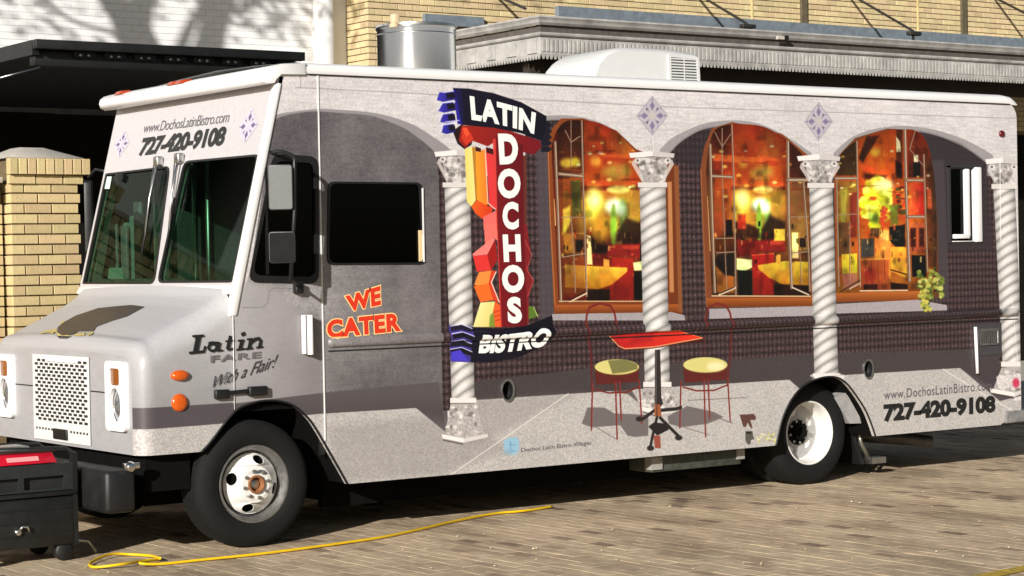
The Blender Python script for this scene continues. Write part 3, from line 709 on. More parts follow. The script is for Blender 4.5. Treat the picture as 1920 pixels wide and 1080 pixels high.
line(Tb((578,348),(545,422),(602,565)), 3, (248,214,190), .95); fill(Tb((466,568),(572,560),(540,745),(412,745)), grad((890,575),(236,226,160),(925,600),(214,200,110))); fill(Tb((572,560),(625,600),(625,745),(535,745)), (222,92,40))
for k in range(3): line(Tb((560+6*k,640+30*k),(622,620+34*k)), 2.4, (176,40,26), .8)
fill(Tb((535,660),(560,640),(572,745),(528,745)), (110,140,50), .9, 1.5)
# main red spine
fill(Ta((555,430),(590,420),(600,1085),(585,1085)), (206,60,52)); fill(Tb((585,0),(605,0),(625,745),(612,745)), (206,60,52))
fill(Ta((575,400),(775,470),(780,1085),(590,1085)), grad((930,300),(112,20,26),(980,300),(92,16,24))); fill(Tb((590,0),(778,0),(805,745),(620,745)), grad((935,500),(116,20,26),(985,500),(94,16,24)))
# top box
fill(Ta((268,58),(380,62),(560,95),(760,160),(945,262),(940,330),(910,440),(760,385),(560,345),(330,325),(300,300)), grad((860,170),(22,18,34),(1020,240),(18,16,26)))
fill(Ta((268,62),(292,80),(330,322),(300,318)), (40,34,140)); fill(Ta((275,60),(330,66),(345,318),(330,322)), (26,22,70), .8, 2)
for k in range(4):
    y = 82+k*78
    fill(Ta((205-25*(k==0)+k*2-12,y+8),(268,y-2),(290,y+58),(195+k*8,y+76),(150+k*12,y+64)), grad((822,190),(60,52,176),(850,190),(30,26,96)))
    fill(Ta((215+k*6,y+16),(280,y+8),(286,y+44),(225+k*6,y+54)), (22,18,30))
    line(Ta((135+k*12,y+52+k*4),(190,y+4+k*2),(282,y-4)) if k else Ta((195,y+8),(270,y-2)), 2.4, (206,204,236), .95)
line(Ta((165,335),(215,304),(312,292)), 2.4, (206,204,236), .9)
# bottom box
fill(Tb((238,730),(410,745),(395,1000),(250,995)), (60,50,130))
fill(Tb((405,745),(620,760),(800,735),(985,660),(1000,790),(960,860),(760,960),(560,1000),(395,1000)), grad((890,640),(20,16,30),(1030,620),(16,14,22)))
for k in range(4):
    y = 742+k*56
    fill(Tb((250,y),(330,y-14),(405,y+14),(395,y+44),(330,y+22),(252,y+34)), [(30,24,40),(20,16,24)][k%2]); line(Tb((248,y-4),(330,y-18),(406,y+14)), 2.2, (212,208,236), .9)
fill(Tb((256,925),(320,910),(380,990),(258,990)), (70,58,190))
# seam of the fuel flap on the door
line([(455,577),(492,576),(502,568),(505,545),(515,540),(560,541)], 1.4, (104,98,102), .85)
CV = np.clip(CV + (GRAIN*2.2)[..., None], 0, 255)
ILL = .97                                     # sunlit print seen in the photograph -> ink reflectance
_lin = s2l(CV)/ILL
_srgb = np.where(_lin <= .0031308, _lin*12.92, 1.055*np.clip(_lin, 1e-6, 1)**(1/2.4)-.055)
_px = np.ones((PH, PW, 4), np.float32); _px[..., :3] = np.clip(_srgb, 0, 1)
wrap_img = bpy.data.images.new('vinyl_wrap', PW, PH, alpha=False)
wrap_img.pixels.foreach_set(_px[::-1].ravel()); wrap_img.update(); wrap_img.pack()
def wrap_uv(me, org):
    uv = me.uv_layers.new(name='UVMap'); n = len(me.loops)
    vi = np.empty(n, np.int32); me.loops.foreach_get('vertex_index', vi)
    co = np.empty(len(me.vertices)*3, np.float32); me.vertices.foreach_get('co', co); co = co.reshape(-1, 3)+np.array(org, np.float32)
    u = np.stack([(co[vi, 0]-PX0)*PD/PW, 1-(PZ1-co[vi, 2])*PD/PH], -1)
    uv.data.foreach_set('uv', u.astype(np.float32).ravel())
def wrap_material():
    M = bpy.data.materials.new('vinyl_wrap'); M.use_nodes = True; N = M.node_tree.nodes; L = M.node_tree.links; b = N['Principled BSDF']
    im = N.new('ShaderNodeTexImage'); im.image = wrap_img; im.extension = 'EXTEND'
    uv = N.new('ShaderNodeUVMap'); uv.uv_map = 'UVMap'; L.new(uv.outputs[0], im.inputs[0]); L.new(im.outputs[0], b.inputs['Base Color'])
    b.inputs['Roughness'].default_value = .38; b.inputs['Specular IOR Level'].default_value = .4
    tc = N.new('ShaderNodeTexCoord'); nz = N.new('ShaderNodeTexNoise'); nz.inputs['Scale'].default_value = 2.2; nz.inputs['Detail'].default_value = 3
    L.new(tc.outputs['Object'], nz.inputs['Vector'])
    bp = N.new('ShaderNodeBump'); bp.inputs['Strength'].default_value = .12; bp.inputs['Distance'].default_value = .02
    L.new(nz.outputs[0], bp.inputs['Height']); L.new(bp.outputs[0], b.inputs['Normal'])
    return M
WRAP = wrap_material()

# ================================================================== materials of things
white_paint = mat('white_paint', lin=(.78,.77,.76), rough=.32, var=.03, scale=3, spec=.5)
cream_white = mat('aged_white_metal', lin=(.74,.73,.71), rough=.4, var=.05, scale=4)
black_rubber = mat('black_rubber', lin=(.007,.007,.007), rough=.5, var=.15, scale=6)
tyre_mat = mat('tyre_rubber', lin=(.0075,.0073,.0068), rough=.8, var=.25, scale=9, bump=.25, bscale=120, spec=.25)
black_plastic = mat('black_plastic', lin=(.008,.008,.0085), rough=.42, var=.15, scale=10, bump=.1, bscale=200)
dark_under = mat('underbody_grime', lin=(.0035,.0033,.003), rough=.95, var=.3, scale=6, spec=.1)
chrome = mat('chrome', lin=(.72,.72,.71), rough=.14, metal=1, var=.05, scale=20)
steel = mat('stainless_steel', lin=(.62,.62,.61), rough=.22, metal=1, var=.06, scale=3, stretch=(1,1,.2))
alu = mat('dull_aluminium', lin=(.5,.5,.49), rough=.38, metal=1, var=.1, scale=12)
rim_white = mat('wheel_paint', lin=(.72,.70,.66), rough=.36, var=.10, scale=14, spec=.5)
rust = mat('rusty_hub', (132,84,48), rough=.8, var=.35, scale=30, bump=.3)
amber = mat('amber_lens', (200,84,12), rough=.16, var=.06, scale=30, coat=.6)
red_lens = mat('red_lens', (90,22,24), rough=.2, coat=.5)
lens_clear = mat('clear_lens', lin=(.40,.41,.42), rough=.10, metal=.8, var=.1, scale=40)
glass_wind = glass_mat('windscreen_glass', (.50,.66,.56), .013)
glass_dark = glass_mat('dark_side_glass', (.04,.045,.04), .02)
cab_dark = mat('cab_lining', lin=(.02,.022,.02), rough=.7, var=.2, scale=5)
cab_green = mat('dash_top', lin=(.06,.09,.08), rough=.5, var=.2, scale=5)
cab_grey = mat('cab_bulkhead', lin=(.03,.036,.032), rough=.5, var=.15, scale=3)
seat_mat = mat('seat_vinyl', lin=(.018,.018,.018), rough=.5, var=.2)
paper = mat('white_paper', lin=(.42,.45,.43), rough=.8)
ink = mat('black_ink', lin=(.012,.012,.012), rough=.45)
ink_grey = mat('grey_ink', (92,88,92), rough=.45)
ink_mid = mat('dark_grey_ink', (58,54,58), rough=.45)
ink_white = mat('white_ink', lin=(.84,.83,.80), rough=.4)
ink_red = mat('red_ink', (214,52,28), rough=.4)
ink_glow = mat('pale_orange_ink', (252,208,140), rough=.4)
marble = mat('printed_marble', (186,182,183), rough=.36, var=.06, scale=9, stretch=(1,1.6,3))
brown_print = mat('brown_print', (64,55,49), rough=.4, var=.10, scale=9)
gold_print = mat('gold_print', (190,172,110), rough=.4, var=.3, scale=60)
tile_pale = mat('tile_pale', (190,183,196), rough=.4); tile_dark = mat('tile_dark', (96,86,122), rough=.4)

# ================================================================== FOOD TRUCK
W = 2.36
truck = thing('food_truck', 'grey and white food truck wrapped in a print of arches, columns and a bistro', 'food truck', (3.2, 1.18, 0))
YF = lambda u, v, d: (u, d, v)                      # plate in the near side plane
arch_f = smooth_line([(-.372,.632),(-.305,.690),(-.134,.868),(.0,.915),(.094,.925),(.19,.915),(.285,.883),(.375,.81),(.438,.735),(.55,.555),(.629,.425),(.672,.352)], 4)
arch_f = [(p[0], p[1]) for p in arch_f]
arch_r = [(p[0], p[1]) for p in smooth_line([(4.425,.350),(4.452,.43),(4.49,.535),(4.55,.635),(4.628,.722),(4.73,.79),(4.853,.828),(4.97,.842),(5.079,.83),(5.17,.785),(5.248,.712),(5.33,.62),(5.388,.54),(5.44,.44),(5.478,.352)], 4)]
def arch_z(x):
    if x < -.372: return .632
    for a, b in zip(arch_f, arch_f[1:]):
        if a[0] <= x <= b[0]: return a[1]+(b[1]-a[1])*(x-a[0])/(b[0]-a[0]+1e-9)
    return .352
ZR = 3.0
def px_poly(pts): return [xz(*p) for p in pts]
XS1, XS2 = -.132, .512           # cowl seam, door seam
pill = lambda z: -.1+.25*(z-1.68)                       # windscreen plane X(z)
# --- sliding door panel
door_arch = [p for p in arch_f if XS1+.004 < p[0] < XS2-.004]
dz0, dz1 = arch_z(XS1+.004), arch_z(XS2-.004)
win_door = round_poly([xz(466,527), xz(596,530), xz(595,296), xz(512,290)], .07)
outer = [(XS1+.004, dz0)] + door_arch + [(XS2-.004, dz1), (XS2-.004, ZR), (pill(ZR)+.012, ZR), (pill(1.68)+.012, 1.68), (XS1+.004, 1.50)]
door = MB().plate([outer, win_door], YF, 0, .035).build('cab_door', WRAP, truck, uvxz=True)
# --- long box panel
win_side = round_poly([xz(613,496), xz(797,495), xz(790,343), xz(615,341)], .05)
slid = round_poly([xz(1783,451), xz(1838,452), xz(1834,316), xz(1778,317)], .015, 2)
XR = 7.185
box_arch_f = [p for p in arch_f if p[0] > XS2+.004]
outer = [(XS2+.004, arch_z(XS2+.004))] + box_arch_f + arch_r + [(6.93,.352),(6.97,.372),(7.0,.40),(7.03,.435),(7.075,.45),(XR,.45)]
rc = [(XR-.12+.12*math.sin(t), ZR-.12+.12*math.cos(t)) for t in np.linspace(math.pi/2, 0, 7)]
outer += rc + [(XS2+.004, ZR)]
holes = [win_side, slid]
fill_c = [xz(952, 732), xz(1628, 692)]
for cx, cz in fill_c: holes.append([(cx+.052*math.cos(t), cz+.075*math.sin(t)) for t in np.linspace(0, 2*math.pi, 20, endpoint=False)])
side = MB().plate([outer]+holes, YF, 0, .035).build('side_panel', WRAP, truck, uvxz=True)
# seam trims and dark seam backing
MB().box(XS2-.0035, XS2+.0035, -.007, .02, dz1+.02, ZR-.005).build('door_trim', cream_white, truck)
MB().box(XS1-.02, XS1+.02, .036, .05, .9, 1.42).box(XS2-.02, XS2+.02, .036, .05, .55, ZR).build('seam_gasket', black_rubber, truck)
# A-pillar moulding, cowl trim
MB().tube([(XS1-.004, -.004, .88), (XS1-.004, -.006, 1.52)], .0032, 6).build('cowl_trim', cream_white, truck)
pb = MB()
pb.hexa([(pill(1.46)-.012,-.012,1.46),(pill(1.46)+.050,-.012,1.46),(pill(1.46)+.05,.05,1.46),(pill(1.46)-.012,.05,1.46),
         (pill(2.93)-.012,-.012,2.93),(pill(2.93)+.038,-.012,2.93),(pill(2.93)+.038,.05,2.93),(pill(2.93)-.012,.05,2.93)])
pb.build('corner_pillar', white_paint, truck, bevel=.014)
# --- hood : lofted nose
def ztop(x):
    if x < -.68: return ztop(-.68)-.10*(1-math.sqrt(max(0, 1-((-.68-x)/.10)**2)))
    return float(np.interp(x, [-.86,-.78,-.74,-.70,-.60,-.45,-.30,-.20,-.132,-.09], [1.20,1.275,1.305,1.325,1.375,1.445,1.515,1.575,1.64,1.66]))
def hood_section(x, inset, zt, zb, r=.16):
    pts = []; yl = .003+inset; yr = W-.003-inset
    zs = zt-r
    for k in range(5): pts.append((x, yl, zb+(zs-zb)*k/4))
    for k in range(1, 9):
        a = math.pi/2*k/8; pts.append((x, yl+r*(1-math.cos(a)), zs+r*math.sin(a)))
    for k in range(1, 12):
        t = k/12; y = yl+r+(yr-yl-2*r)*t; pts.append((x, y, zt+.022*math.sin(math.pi*t)))
    for k in range(8, 0, -1):
        a = math.pi/2*k/8; pts.append((x, yr-r*(1-math.cos(a)), zs+r*math.sin(a)))
    for k in range(4, -1, -1): pts.append((x, yr, zb+(zs-zb)*k/4))
    return pts
secs = []
for x in np.linspace(XS1-.004, -.68, 22): secs.append(hood_section(x, 0, ztop(x), arch_z(x), .17))
z68 = ztop(-.68)
for k in range(1, 9):
    a = math.pi/2*k/8; secs.append(hood_section(-.68-.10*math.sin(a), .10*(1-math.cos(a)), z68-.10*(1-math.cos(a)), .632+.0*k, .17-.05*(1-math.cos(a))))
n = len(secs[0]); hb = MB(); vs = [p for s_ in secs for p in s_]; fs = []
for i in range(len(secs)-1):
    for k in range(n-1): fs.append((i*n+k, i*n+k+1, (i+1)*n+k+1, (i+1)*n+k))
hb.add(vs, fs, True); FRONT_CAP = MB().add(secs[-1]+[(x+.01, y, z) for x, y, z in secs[-1]], [tuple(range(n))]+[(i, (i+1) % n, n+(i+1) % n, n+i) for i in range(n)])
hb.add([(XS1-.004,.05,.9),(XS1-.004,W-.05,.9),(XS1-.004,W-.05,.91),(XS1-.004,.05,.91)], [(0,1,2,3)])
hood = hb.build('hood', WRAP, truck, uvxz=True, sharp=60)
XN = -.78                                                # nose plane
FRONT_CAP.build('front_panel', mat('printed_nose', (160,158,159), rough=.36, var=.08, scale=7, stretch=(1,1,2)), hood)
# cowl strip below the windscreen
MB().plate([[(.02,1.655),(W-.02,1.655),(W-.02,1.60),(.02,1.60)]], lambda u, v, d: (pill(1.66)-.012+d-(1.66-v)*.6, u, v), 0, .06).build('cowl_strip', white_paint, truck, bevel=.01)
# --- windscreen frame (slanted plane) with two openings
PN = (1, 0, -.25); PP = (pill(1.68), 0, 1.68)
def wpt(x, y): q = at_plane(x, y, PP, PN); return (q[1], q[2])
FRN = lambda u, v, d: (pill(v)+d, u, v)
wl_ = round_poly([wpt(440,528), wpt(296,529), wpt(346,303), wpt(488,290)], .07)
wr_ = round_poly([wpt(290,531), wpt(150,531), wpt(194,327), wpt(319,312)], .07)
# rectify to keep openings inside the frame
clampy = lambda L: [(min(max(a, .05), W-.05), b) for a, b in L]
wl_, wr_ = clampy(wl_), clampy(wr_)
outer = [(.0,1.60),(W,1.60),(W,2.97),(.0,2.97)]
ym_ = (max(a for a, b in wl_)+min(a for a, b in wr_))/2
fb_ = MB().plate([[(.0,1.60),(ym_,1.60),(ym_,2.97),(.0,2.97)], wl_], FRN, 0, .04)
fb_.plate([[(ym_,1.60),(W,1.60),(W,2.97),(ym_,2.97)], wr_], FRN, 0, .04).build('windscreen_frame', marble, truck)
for L in (wl_, wr_):
    cy = sum(p[0] for p in L)/len(L); cz = sum(p[1] for p in L)/len(L)
    inn = [(cy+(a-cy)*.975, cz+(b-cz)*.978) for a, b in L]
    out = [(cy+(a-cy)*1.012, cz+(b-cz)*1.012) for a, b in L]
    pane = MB().plate([out], FRN, .008, .014).build('windscreen', glass_wind, truck)
    MB().plate([out, inn], FRN, -.006, .008).build('rubber_seal', black_rubber, pane)
# --- visor / roof cap
vz = 2.965
vis = MB()
prof = [(.185,2.925),(.12,2.918),(.088,2.935),(.078,2.965),(.086,2.995),(.115,3.018),(.17,3.034),(.24,3.05),(.42,3.062),(.42,2.99),(.24,2.985),(.2,2.95)]
ys = [(-.022,.93),(-.014,1),(W+.014,1),(W+.022,.93)]
pv = []
for y, s_ in ys:
    pv += [(.2+(a-.2)*s_, y, 2.975+(b-2.975)*s_) for a, b in prof]
k_ = len(prof); ff = []
for i in range(len(ys)-1):
    for j in range(k_): ff.append((i*k_+j, i*k_+(j+1)%k_, (i+1)*k_+(j+1)%k_, (i+1)*k_+j))
vis.add(pv, ff, True); vis.add(pv[:k_], [tuple(range(k_))]); vis.add(pv[-k_:], [tuple(range(k_))])
vis.build('roof_visor', white_paint, truck, sharp=45)
# roof skin with rolled edges
rp_ = [(-.006,2.996),(-.012,3.012),(-.008,3.04),(.012,3.06),(.06,3.072)]
rl = [(y, z) for y, z in rp_]+[(.6,3.10),(1.18,3.115),(1.76,3.10)]+[(W-y, z) for y, z in rp_[::-1]]
vs = []; xs_ = [.405, XR-.14, XR-.07, XR-.02, XR+.004]; dr = [0, 0, .008, .03, .075]
for x, dd in zip(xs_, dr): vs += [(x, y, max(z-dd, 2.985)) for y, z in rl]
k_ = len(rl); ff = [(i*k_+j, i*k_+j+1, (i+1)*k_+j+1, (i+1)*k_+j) for i in range(len(xs_)-1) for j in range(k_-1)]
MB().add(vs, ff, True).build('roof', white_paint, truck, sharp=50)
MB().box(.44, XR-.09, -.010, .02, 2.988, 2.9945).build('gutter_seam', black_rubber, truck)
# far side, rear, floor, underbody
far_hole = [(.05,1.70),(.48,1.70),(.48,2.45),(.2,2.45)]
MB().plate([[(XS1,.9),(XR,.45),(XR,ZR),(pill(ZR)+.01,ZR),(XS1,1.55)], far_hole], lambda u, v, d: (u, W-d, v), 0, .03).build('far_side_panel', WRAP, truck, uvxz=True)
MB().box(XR-.03, XR, .0355, W-.0355, .45, 2.99).build('rear_panel', cream_white, truck)
MB().box(-.3, XR-.04, .05, W-.05, .86, .90).build('cab_floor', dark_under, truck)
ub = MB(); ub.box(.72, 4.38, .06, W-.06, .352, .84).box(5.52, 6.95, .06, W-.06, .352, .84).box(-.68, 7.1, .62, 1.74, .34, .86)
ub.box(-.70, -.40, .10, W-.1, .40, .64).build('underbody', dark_under, truck)
MB().box(.72,4.40,.40,.46,.16,.40).box(1.2,1.26,.5,1.8,.12,.4).tube([(.7,1.0,.30),(4.6,1.0,.30)], .05, 8).box(.8,1.7,.55,.95,.19,.36).tube([(2.0,.5,.27),(3.0,.5,.27)], .08, 10).build('chassis_rail', dark_under, truck)
# wheel well liners
for (x0, x1, xa) in ((-.37,.67,0),(4.43,5.47,0)):
    arc = arch_f if x0 < 0 else arch_r
    w_ = MB(); a_ = [(p[0], p[1]+.004) for p in arc]
    vs = [(x, .036, z) for x, z in a_]+[(x, .62, z) for x, z in a_]; q_ = len(a_)
    w_.add(vs, [(i, i+1, q_+i+1, q_+i) for i in range(q_-1)], True)
    w_.add([(a_[0][0]-.1,.62,.25),(a_[-1][0]+.1,.62,.25),(a_[-1][0]+.1,.62,1),(a_[0][0]-.1,.62,1)], [(0,1,2,3)])
    w_.build('wheel_well', dark_under, truck)
    MB().tube([(x, -.002, z) for x, z in arc], .007, 6).build('arch_lip', black_rubber, truck)
MB().hexa([(5.36,.16,.45),(5.45,.10,.45),(5.45,.3,.45),(5.36,.3,.45),(5.20,.16,.66),(5.27,.10,.70),(5.27,.3,.70),(5.20,.3,.66)]).build('inner_fender', mat('grey_inner_fender', lin=(.26,.255,.25), rough=.6, var=.2), truck)
# --- rub rail (half round, printed over like the panel)
def rail(x0, x1, z):
    pr = [(.0, z+.040),(-.014,z+.034),(-.024,z+.02),(-.027,z),(-.022,z-.018),(-.010,z-.026),(.0,z-.03)]
    pr2 = [(-.004+.0*y, zz) for y, zz in pr]
    b = MB(); st_ = [(x0,.15),(x0+.012,.75),(x0+.03,1),(x1-.03,1),(x1,.2)]
    vs = []; 
    for x, s_ in st_: vs += [(x, y*s_-.0005, z+(zz-z)*(.5+.5*s_)) for y, zz in pr]
    k = len(pr); b.add(vs, [(i*k+j, (i+1)*k+j, (i+1)*k+j+1, i*k+j+1) for i in range(len(st_)-1) for j in range(k-1)], True)
    return b.build('rub_rail', WRAP, truck, uvxz=True)
rail(.548, XR-.02, 1.268)
MB().box(.55, XR-.03, -.006, .004, 1.214, 1.221).build('rail_seam', black_rubber, truck)
# --- side windows
win = MB().plate([[(a, b) for a, b in win_side]], YF, .016, .022).build('side_window', glass_dark, truck)
ctr = lambda L: (sum(p[0] for p in L)/len(L), sum(p[1] for p in L)/len(L))
def shrink(L, s):
    cx, cz = ctr(L); return [(cx+(a-cx)*s, cz+(b-cz)*s) for a, b in L]
MB().plate([shrink(win_side, 1.012), shrink(win_side, .965)], YF, -.006, .016).build('window_frame', black_rubber, win)
MB().box(xz(793,495)[0]-.002, xz(793,495)[0]+.008, -.012, .0155, 1.78, 2.27).build('window_edge', cream_white, win)
MB().box(xz(793,495)[0]-.022, xz(793,495)[0]-.004, -.004, .0155, 1.785, 1.99).build('slide_rail', mat('pale_window_channel', (214,186,140), rough=.4), win)
win = MB().plate([[(a, b) for a, b in win_door]], YF, .016, .022).build('door_window', glass_dark, door)
MB().plate([shrink(win_door, 1.02), shrink(win_door, .91)], YF, -.008, .016).build('window_seal', black_rubber, door)
xm_ = xz(500,400)[0]; MB().box(xm_-.006, xm_+.006, -.004, .015, 1.72, 2.40).build('vent_bar', black_plastic, door)
win = MB().plate([[(a, b) for a, b in slid]], YF, .020, .026).build('slider_window', glass_dark, truck)
(sx0, sz0), (sx1, sz1) = xz(1783,451), xz(1836,316)
fr_dark = mat('dark_window_frame', lin=(.03,.028,.03), rough=.5)
MB().box(sx0-.03, sx0-.004, -.012, .03, sz0-.02, sz1+.02).box(sx0-.03, sx1+.03, -.012, .03, sz1+.004, sz1+.03).build('window_frame', fr_dark, win)
xa, za = xz(1830,315); xb, zb_ = xz(1839,453)
MB().box(xz(1826,390)[0], xz(1838,390)[0], -.022, .03, sz0-.015, sz1+.01).build('frame_post', white_paint, win, bevel=.006)
MB().box(xz(1810,390)[0], xz(1817,390)[0], -.014, .03, sz0+.03, sz1-.005).build('sash_post', white_paint, win, bevel=.005)
MB().box(xz(1789,442)[0], xz(1816,442)[0], -.016, .03, sz0+.015, sz0+.05).box(xz(1785,450)[0], xz(1826,450)[0], -.012, .03, sz0-.012, sz0-.004).build('sash_sill', white_paint, win, bevel=.004)
# --- filler ports
for cx, cz in fill_c:
    p_ = MB(); nn = 24
    ringo = [(cx+.056*math.cos(t), cz+.080*math.sin(t)) for t in np.linspace(0, 2*math.pi, nn, endpoint=False)]
    ringi = [(cx+.044*math.cos(t)-.006, cz+.064*math.sin(t)) for t in np.linspace(0, 2*math.pi, nn, endpoint=False)]
    port = MB().plate([ringo, ringi], YF, -.010, .03).build('filler_ring', alu, truck)
    cup = MB(); cup.add([(a, -.004, b) for a, b in ringi]+[(cx+(a-cx)*.8, .09, cz+(b-cz)*.8) for a, b in ringi], [(i, (i+1)%nn, nn+(i+1)%nn, nn+i) for i in range(nn)]+[tuple(range(nn, 2*nn))], True)
    cup.build('filler_cup', black_plastic, port); MB().lathe([(.0,-.0),(.022,-.0),(.026,.012),(.026,.05)], (cx+.006, .05, cz-.02), 'Y', 16).build('filler_cap', alu, port)
# --- vent by the last column
v0 = xz(1833,655); v1 = xz(1872,612)
vent = MB().box(v0[0]-.04, v1[0]+.03, -.006, .003, v0[1]-.05, v1[1]+.03).build('vent_plate', mat('vent_plate', lin=(.05,.046,.05), rough=.5, var=.2), truck)
fx0, fz0 = xz(1834,648); fx1, fz1 = xz(1870,615)
MB().plate([rounded(fx0,fx1,fz0,fz1,.015), rounded(fx0+.014,fx1-.014,fz0+.014,fz1-.02,.006)], YF, -.02, -.006).build('vent_frame', alu, vent)
lv = MB()
for k in range(9):
    x = fx0+.02+(fx1-fx0-.04)*k/8; lv.box(x-.006, x+.006, -.016, -.008, fz0+.014, fz1-.02)
lv.build('louvre', alu, vent)
MB().tube([(*[xz(1826,613)[0]], -.016, xz(1826,613)[1]), (xz(1830,700)[0], -.016, xz(1830,700)[1])], .014, 8).build('grab_bar', white_paint, truck)
# --- lamps on the side
def lamp(px, py, rx, rz, name, m_, d=.03):
    c_ = xz(px, py); b = MB(); rings = [(1,0),(1,-.4),(.86,-.8),(.5,-1)]; n_ = 20; vs = []
    for s_, dd in rings: vs += [(c_[0]+rx*s_*math.cos(2*math.pi*k/n_), dd*d+.012, c_[1]+rz*s_*math.sin(2*math.pi*k/n_)) for k in range(n_)]
    fs = [(i*n_+k, i*n_+(k+1)%n_, (i+1)*n_+(k+1)%n_, (i+1)*n_+k) for i in range(3) for k in range(n_)]+[tuple(range(3*n_, 4*n_))]
    o = b.add(vs, fs, True).build(name, m_, truck)
    MB().lathe([(max(rx,rz)*1.0,.0)], (0,0,0)) if False else None
    bz = MB(); vs2 = [(c_[0]+rx*s_*1.1*math.cos(2*math.pi*k/n_), dd+.012, c_[1]+rz*s_*1.12*math.sin(2*math.pi*k/n_)) for s_, dd in ((1.08,0.),(1.06,-.008),(.9,-.009)) for k in range(n_)]
    bz.add(vs2, [(i*n_+k, i*n_+(k+1)%n_, (i+1)*n_+(k+1)%n_, (i+1)*n_+k) for i in range(2) for k in range(n_)], True).build('lamp_base', amber if m_ is amber else black_plastic, o)
    return o
lamp(337, 704, .062, .034, 'side_marker', amber, .04); lamp(337, 755, .056, .056, 'turn_signal', amber, .03); lamp(1878, 251, .036, .030, 'clearance_lamp', red_lens, .03)
# --- door handle, latch
hx0, hz0 = xz(564,664); hx1, hz1 = xz(577,590)
hnd = MB().box(hx0+.004, hx0+.018, -.045, -.002, hz0, hz1).box(hx0+.03, hx0+.052, -.075, -.002, hz0-.005, hz1).build('door_handle', white_paint, door, bevel=.005)
MB().box(hx0+.018, hx0+.03, -.036, -.002, hz0+.003, hz1-.003).build('handle_grip', mat('handle_grey', (120,116,120), rough=.4), hnd)
la, lb = xz(400,740), xz(497,733)
lt = MB().box(la[0], la[0]+.10, -.035, .0, la[1]-.028, la[1]+.03).box(lb[0]-.13, lb[0], -.04, .0, lb[1]-.026, lb[1]+.034)
lt.hexa([(la[0]+.06,-.03,la[1]-.008),(lb[0]-.1,-.034,lb[1]-.004),(lb[0]-.1,-.012,lb[1]-.004),(la[0]+.06,-.012,la[1]-.008),(la[0]+.06,-.03,la[1]+.018),(lb[0]-.1,-.034,lb[1]+.022),(lb[0]-.1,-.012,lb[1]+.022),(la[0]+.06,-.012,la[1]+.018)])
lt.build('hood_latch', black_plastic, truck, bevel=.008)
# --- mirrors : two heads on a bracket
def mirror_head(px0, py0, px1, py1, Y, nm, glassm):
    a = at(px0, py1, Y=Y); b = at(px1, py0, Y=Y); z0, z1 = a[2], b[2]
    cx = (a[0]+b[0])/2; w_ = (px1-px0)/290*1.02
    dirv = Vector((.80, -.60, 0)); nrm = Vector((-.60, -.80, 0))
    def fn(u, v, d): return tuple(Vector((cx, Y, 0))+dirv*u+nrm*(-d)+Vector((0, 0, v)))
    o = MB().plate([rounded(-w_/2-.006, w_/2+.006, z0-.006, z1+.006, .02)], fn, .0, .04).build(nm, black_plastic, door, bevel=.01)
    MB().plate([rounded(-w_/2, w_/2, z0, z1, .012)], fn, -.004, .004).build('mirror_glass', glassm, o)
    return o
mir_grey = mat('mirror_back_grey', lin=(.10,.10,.10), rough=.5, var=.2, scale=14)
mir_dark = mat('mirror_back_dark', lin=(.012,.012,.012), rough=.7, var=.3, spec=.1, scale=9)
mirror_head(506, 311, 546, 392, -.24, 'side_mirror', mir_grey)
mirror_head(507, 436, 550, 492, -.24, 'side_mirror', mir_dark)
q0 = at(509, 286, Y=-.01); q1 = at(527, 284, Y=-.12); q2 = at(550, 293, Y=-.24); q3 = at(552, 305, Y=-.26); q4 = at(545, 525, Y=-.26); q5 = at(555, 532, Y=-.08)
MB().tube(smooth_line([q0, q1, q2, q3], 4)+[at(552, 400, Y=-.26), q4, q5, at(562, 540, Y=-.005)], .013, 8).build('mirror_bracket', black_plastic, door)
MB().box(xz(556,545)[0]-.03, xz(556,545)[0]+.03, -.05, .0, xz(556,545)[1]-.02, xz(556,545)[1]+.05).build('bracket_foot', black_plastic, door, bevel=.01)
# far mirror seen beyond the windscreen
fm = MB().plate([rounded(-.08,.08,1.88,2.42,.03)], lambda u, v, d: (.02+u*.5+d*.9, 2.52+u*.9-d*.4, v), 0, .05).build('far_mirror', black_plastic, truck, bevel=.01)
MB().tube([(.12,2.36,2.48),(.1,2.5,2.50),(.06,2.55,2.44)], .012, 6).tube([(.05,2.36,1.85),(.05,2.52,1.86)], .012, 6).build('mirror_bracket', black_plastic, fm)
# --- grille : pressed white panel with slots
gz0, gz1, gy0, gy1 = at(65,815,X=XN)[2], at(170,670,X=XN)[2], at(170,740,X=XN)[1], at(65,740,X=XN)[1]
gm = mat('grille_white', lin=(.66,.65,.63), rough=.45, var=.06, scale=10)
XNF = lambda u, v, d: (XN+d, u, v)
slots = []; rows = 17; pitch_y = .082; zt_ = gz1-.035; rh = (gz1-gz0-.13)/rows
for r in range(rows):
    z = zt_-r*rh
    y = gy0+.03+(r % 2)*pitch_y*.5
    while y+.062 < gy1-.015:
        slots.append([(y, z-.011), (y+.062, z-.011), (y+.062, z+.006), (y, z+.006)]); y += pitch_y
for y in np.arange(gy0+.03, gy0+.30, .05): slots.append([(y, gz0+.045), (y+.034, gz0+.045), (y+.034, gz0+.06), (y, gz0+.06)]); slots.append([(gy1-(y-gy0)-.034, gz0+.045), (gy1-(y-gy0), gz0+.045), (gy1-(y-gy0), gz0+.06), (gy1-(y-gy0)-.034, gz0+.06)])
grille = MB().plate([[(gy0,gz0-.02),(gy1,gz0-.02),(gy1,gz1),(gy0,gz1)]]+slots, XNF, -.010, -.0065).build('grille', gm, truck)
MB().box(XN-.0055, XN-.003, gy0+.004, gy1-.004, gz0-.012, gz1-.006).build('grille_backing', black_rubber, grille)
yc = (gy0+gy1)/2; MB().box(XN-.024, XN-.0105, yc-.11, yc+.11, gz0-.005, gz0+.065).build('hood_release', black_plastic, grille, bevel=.006)
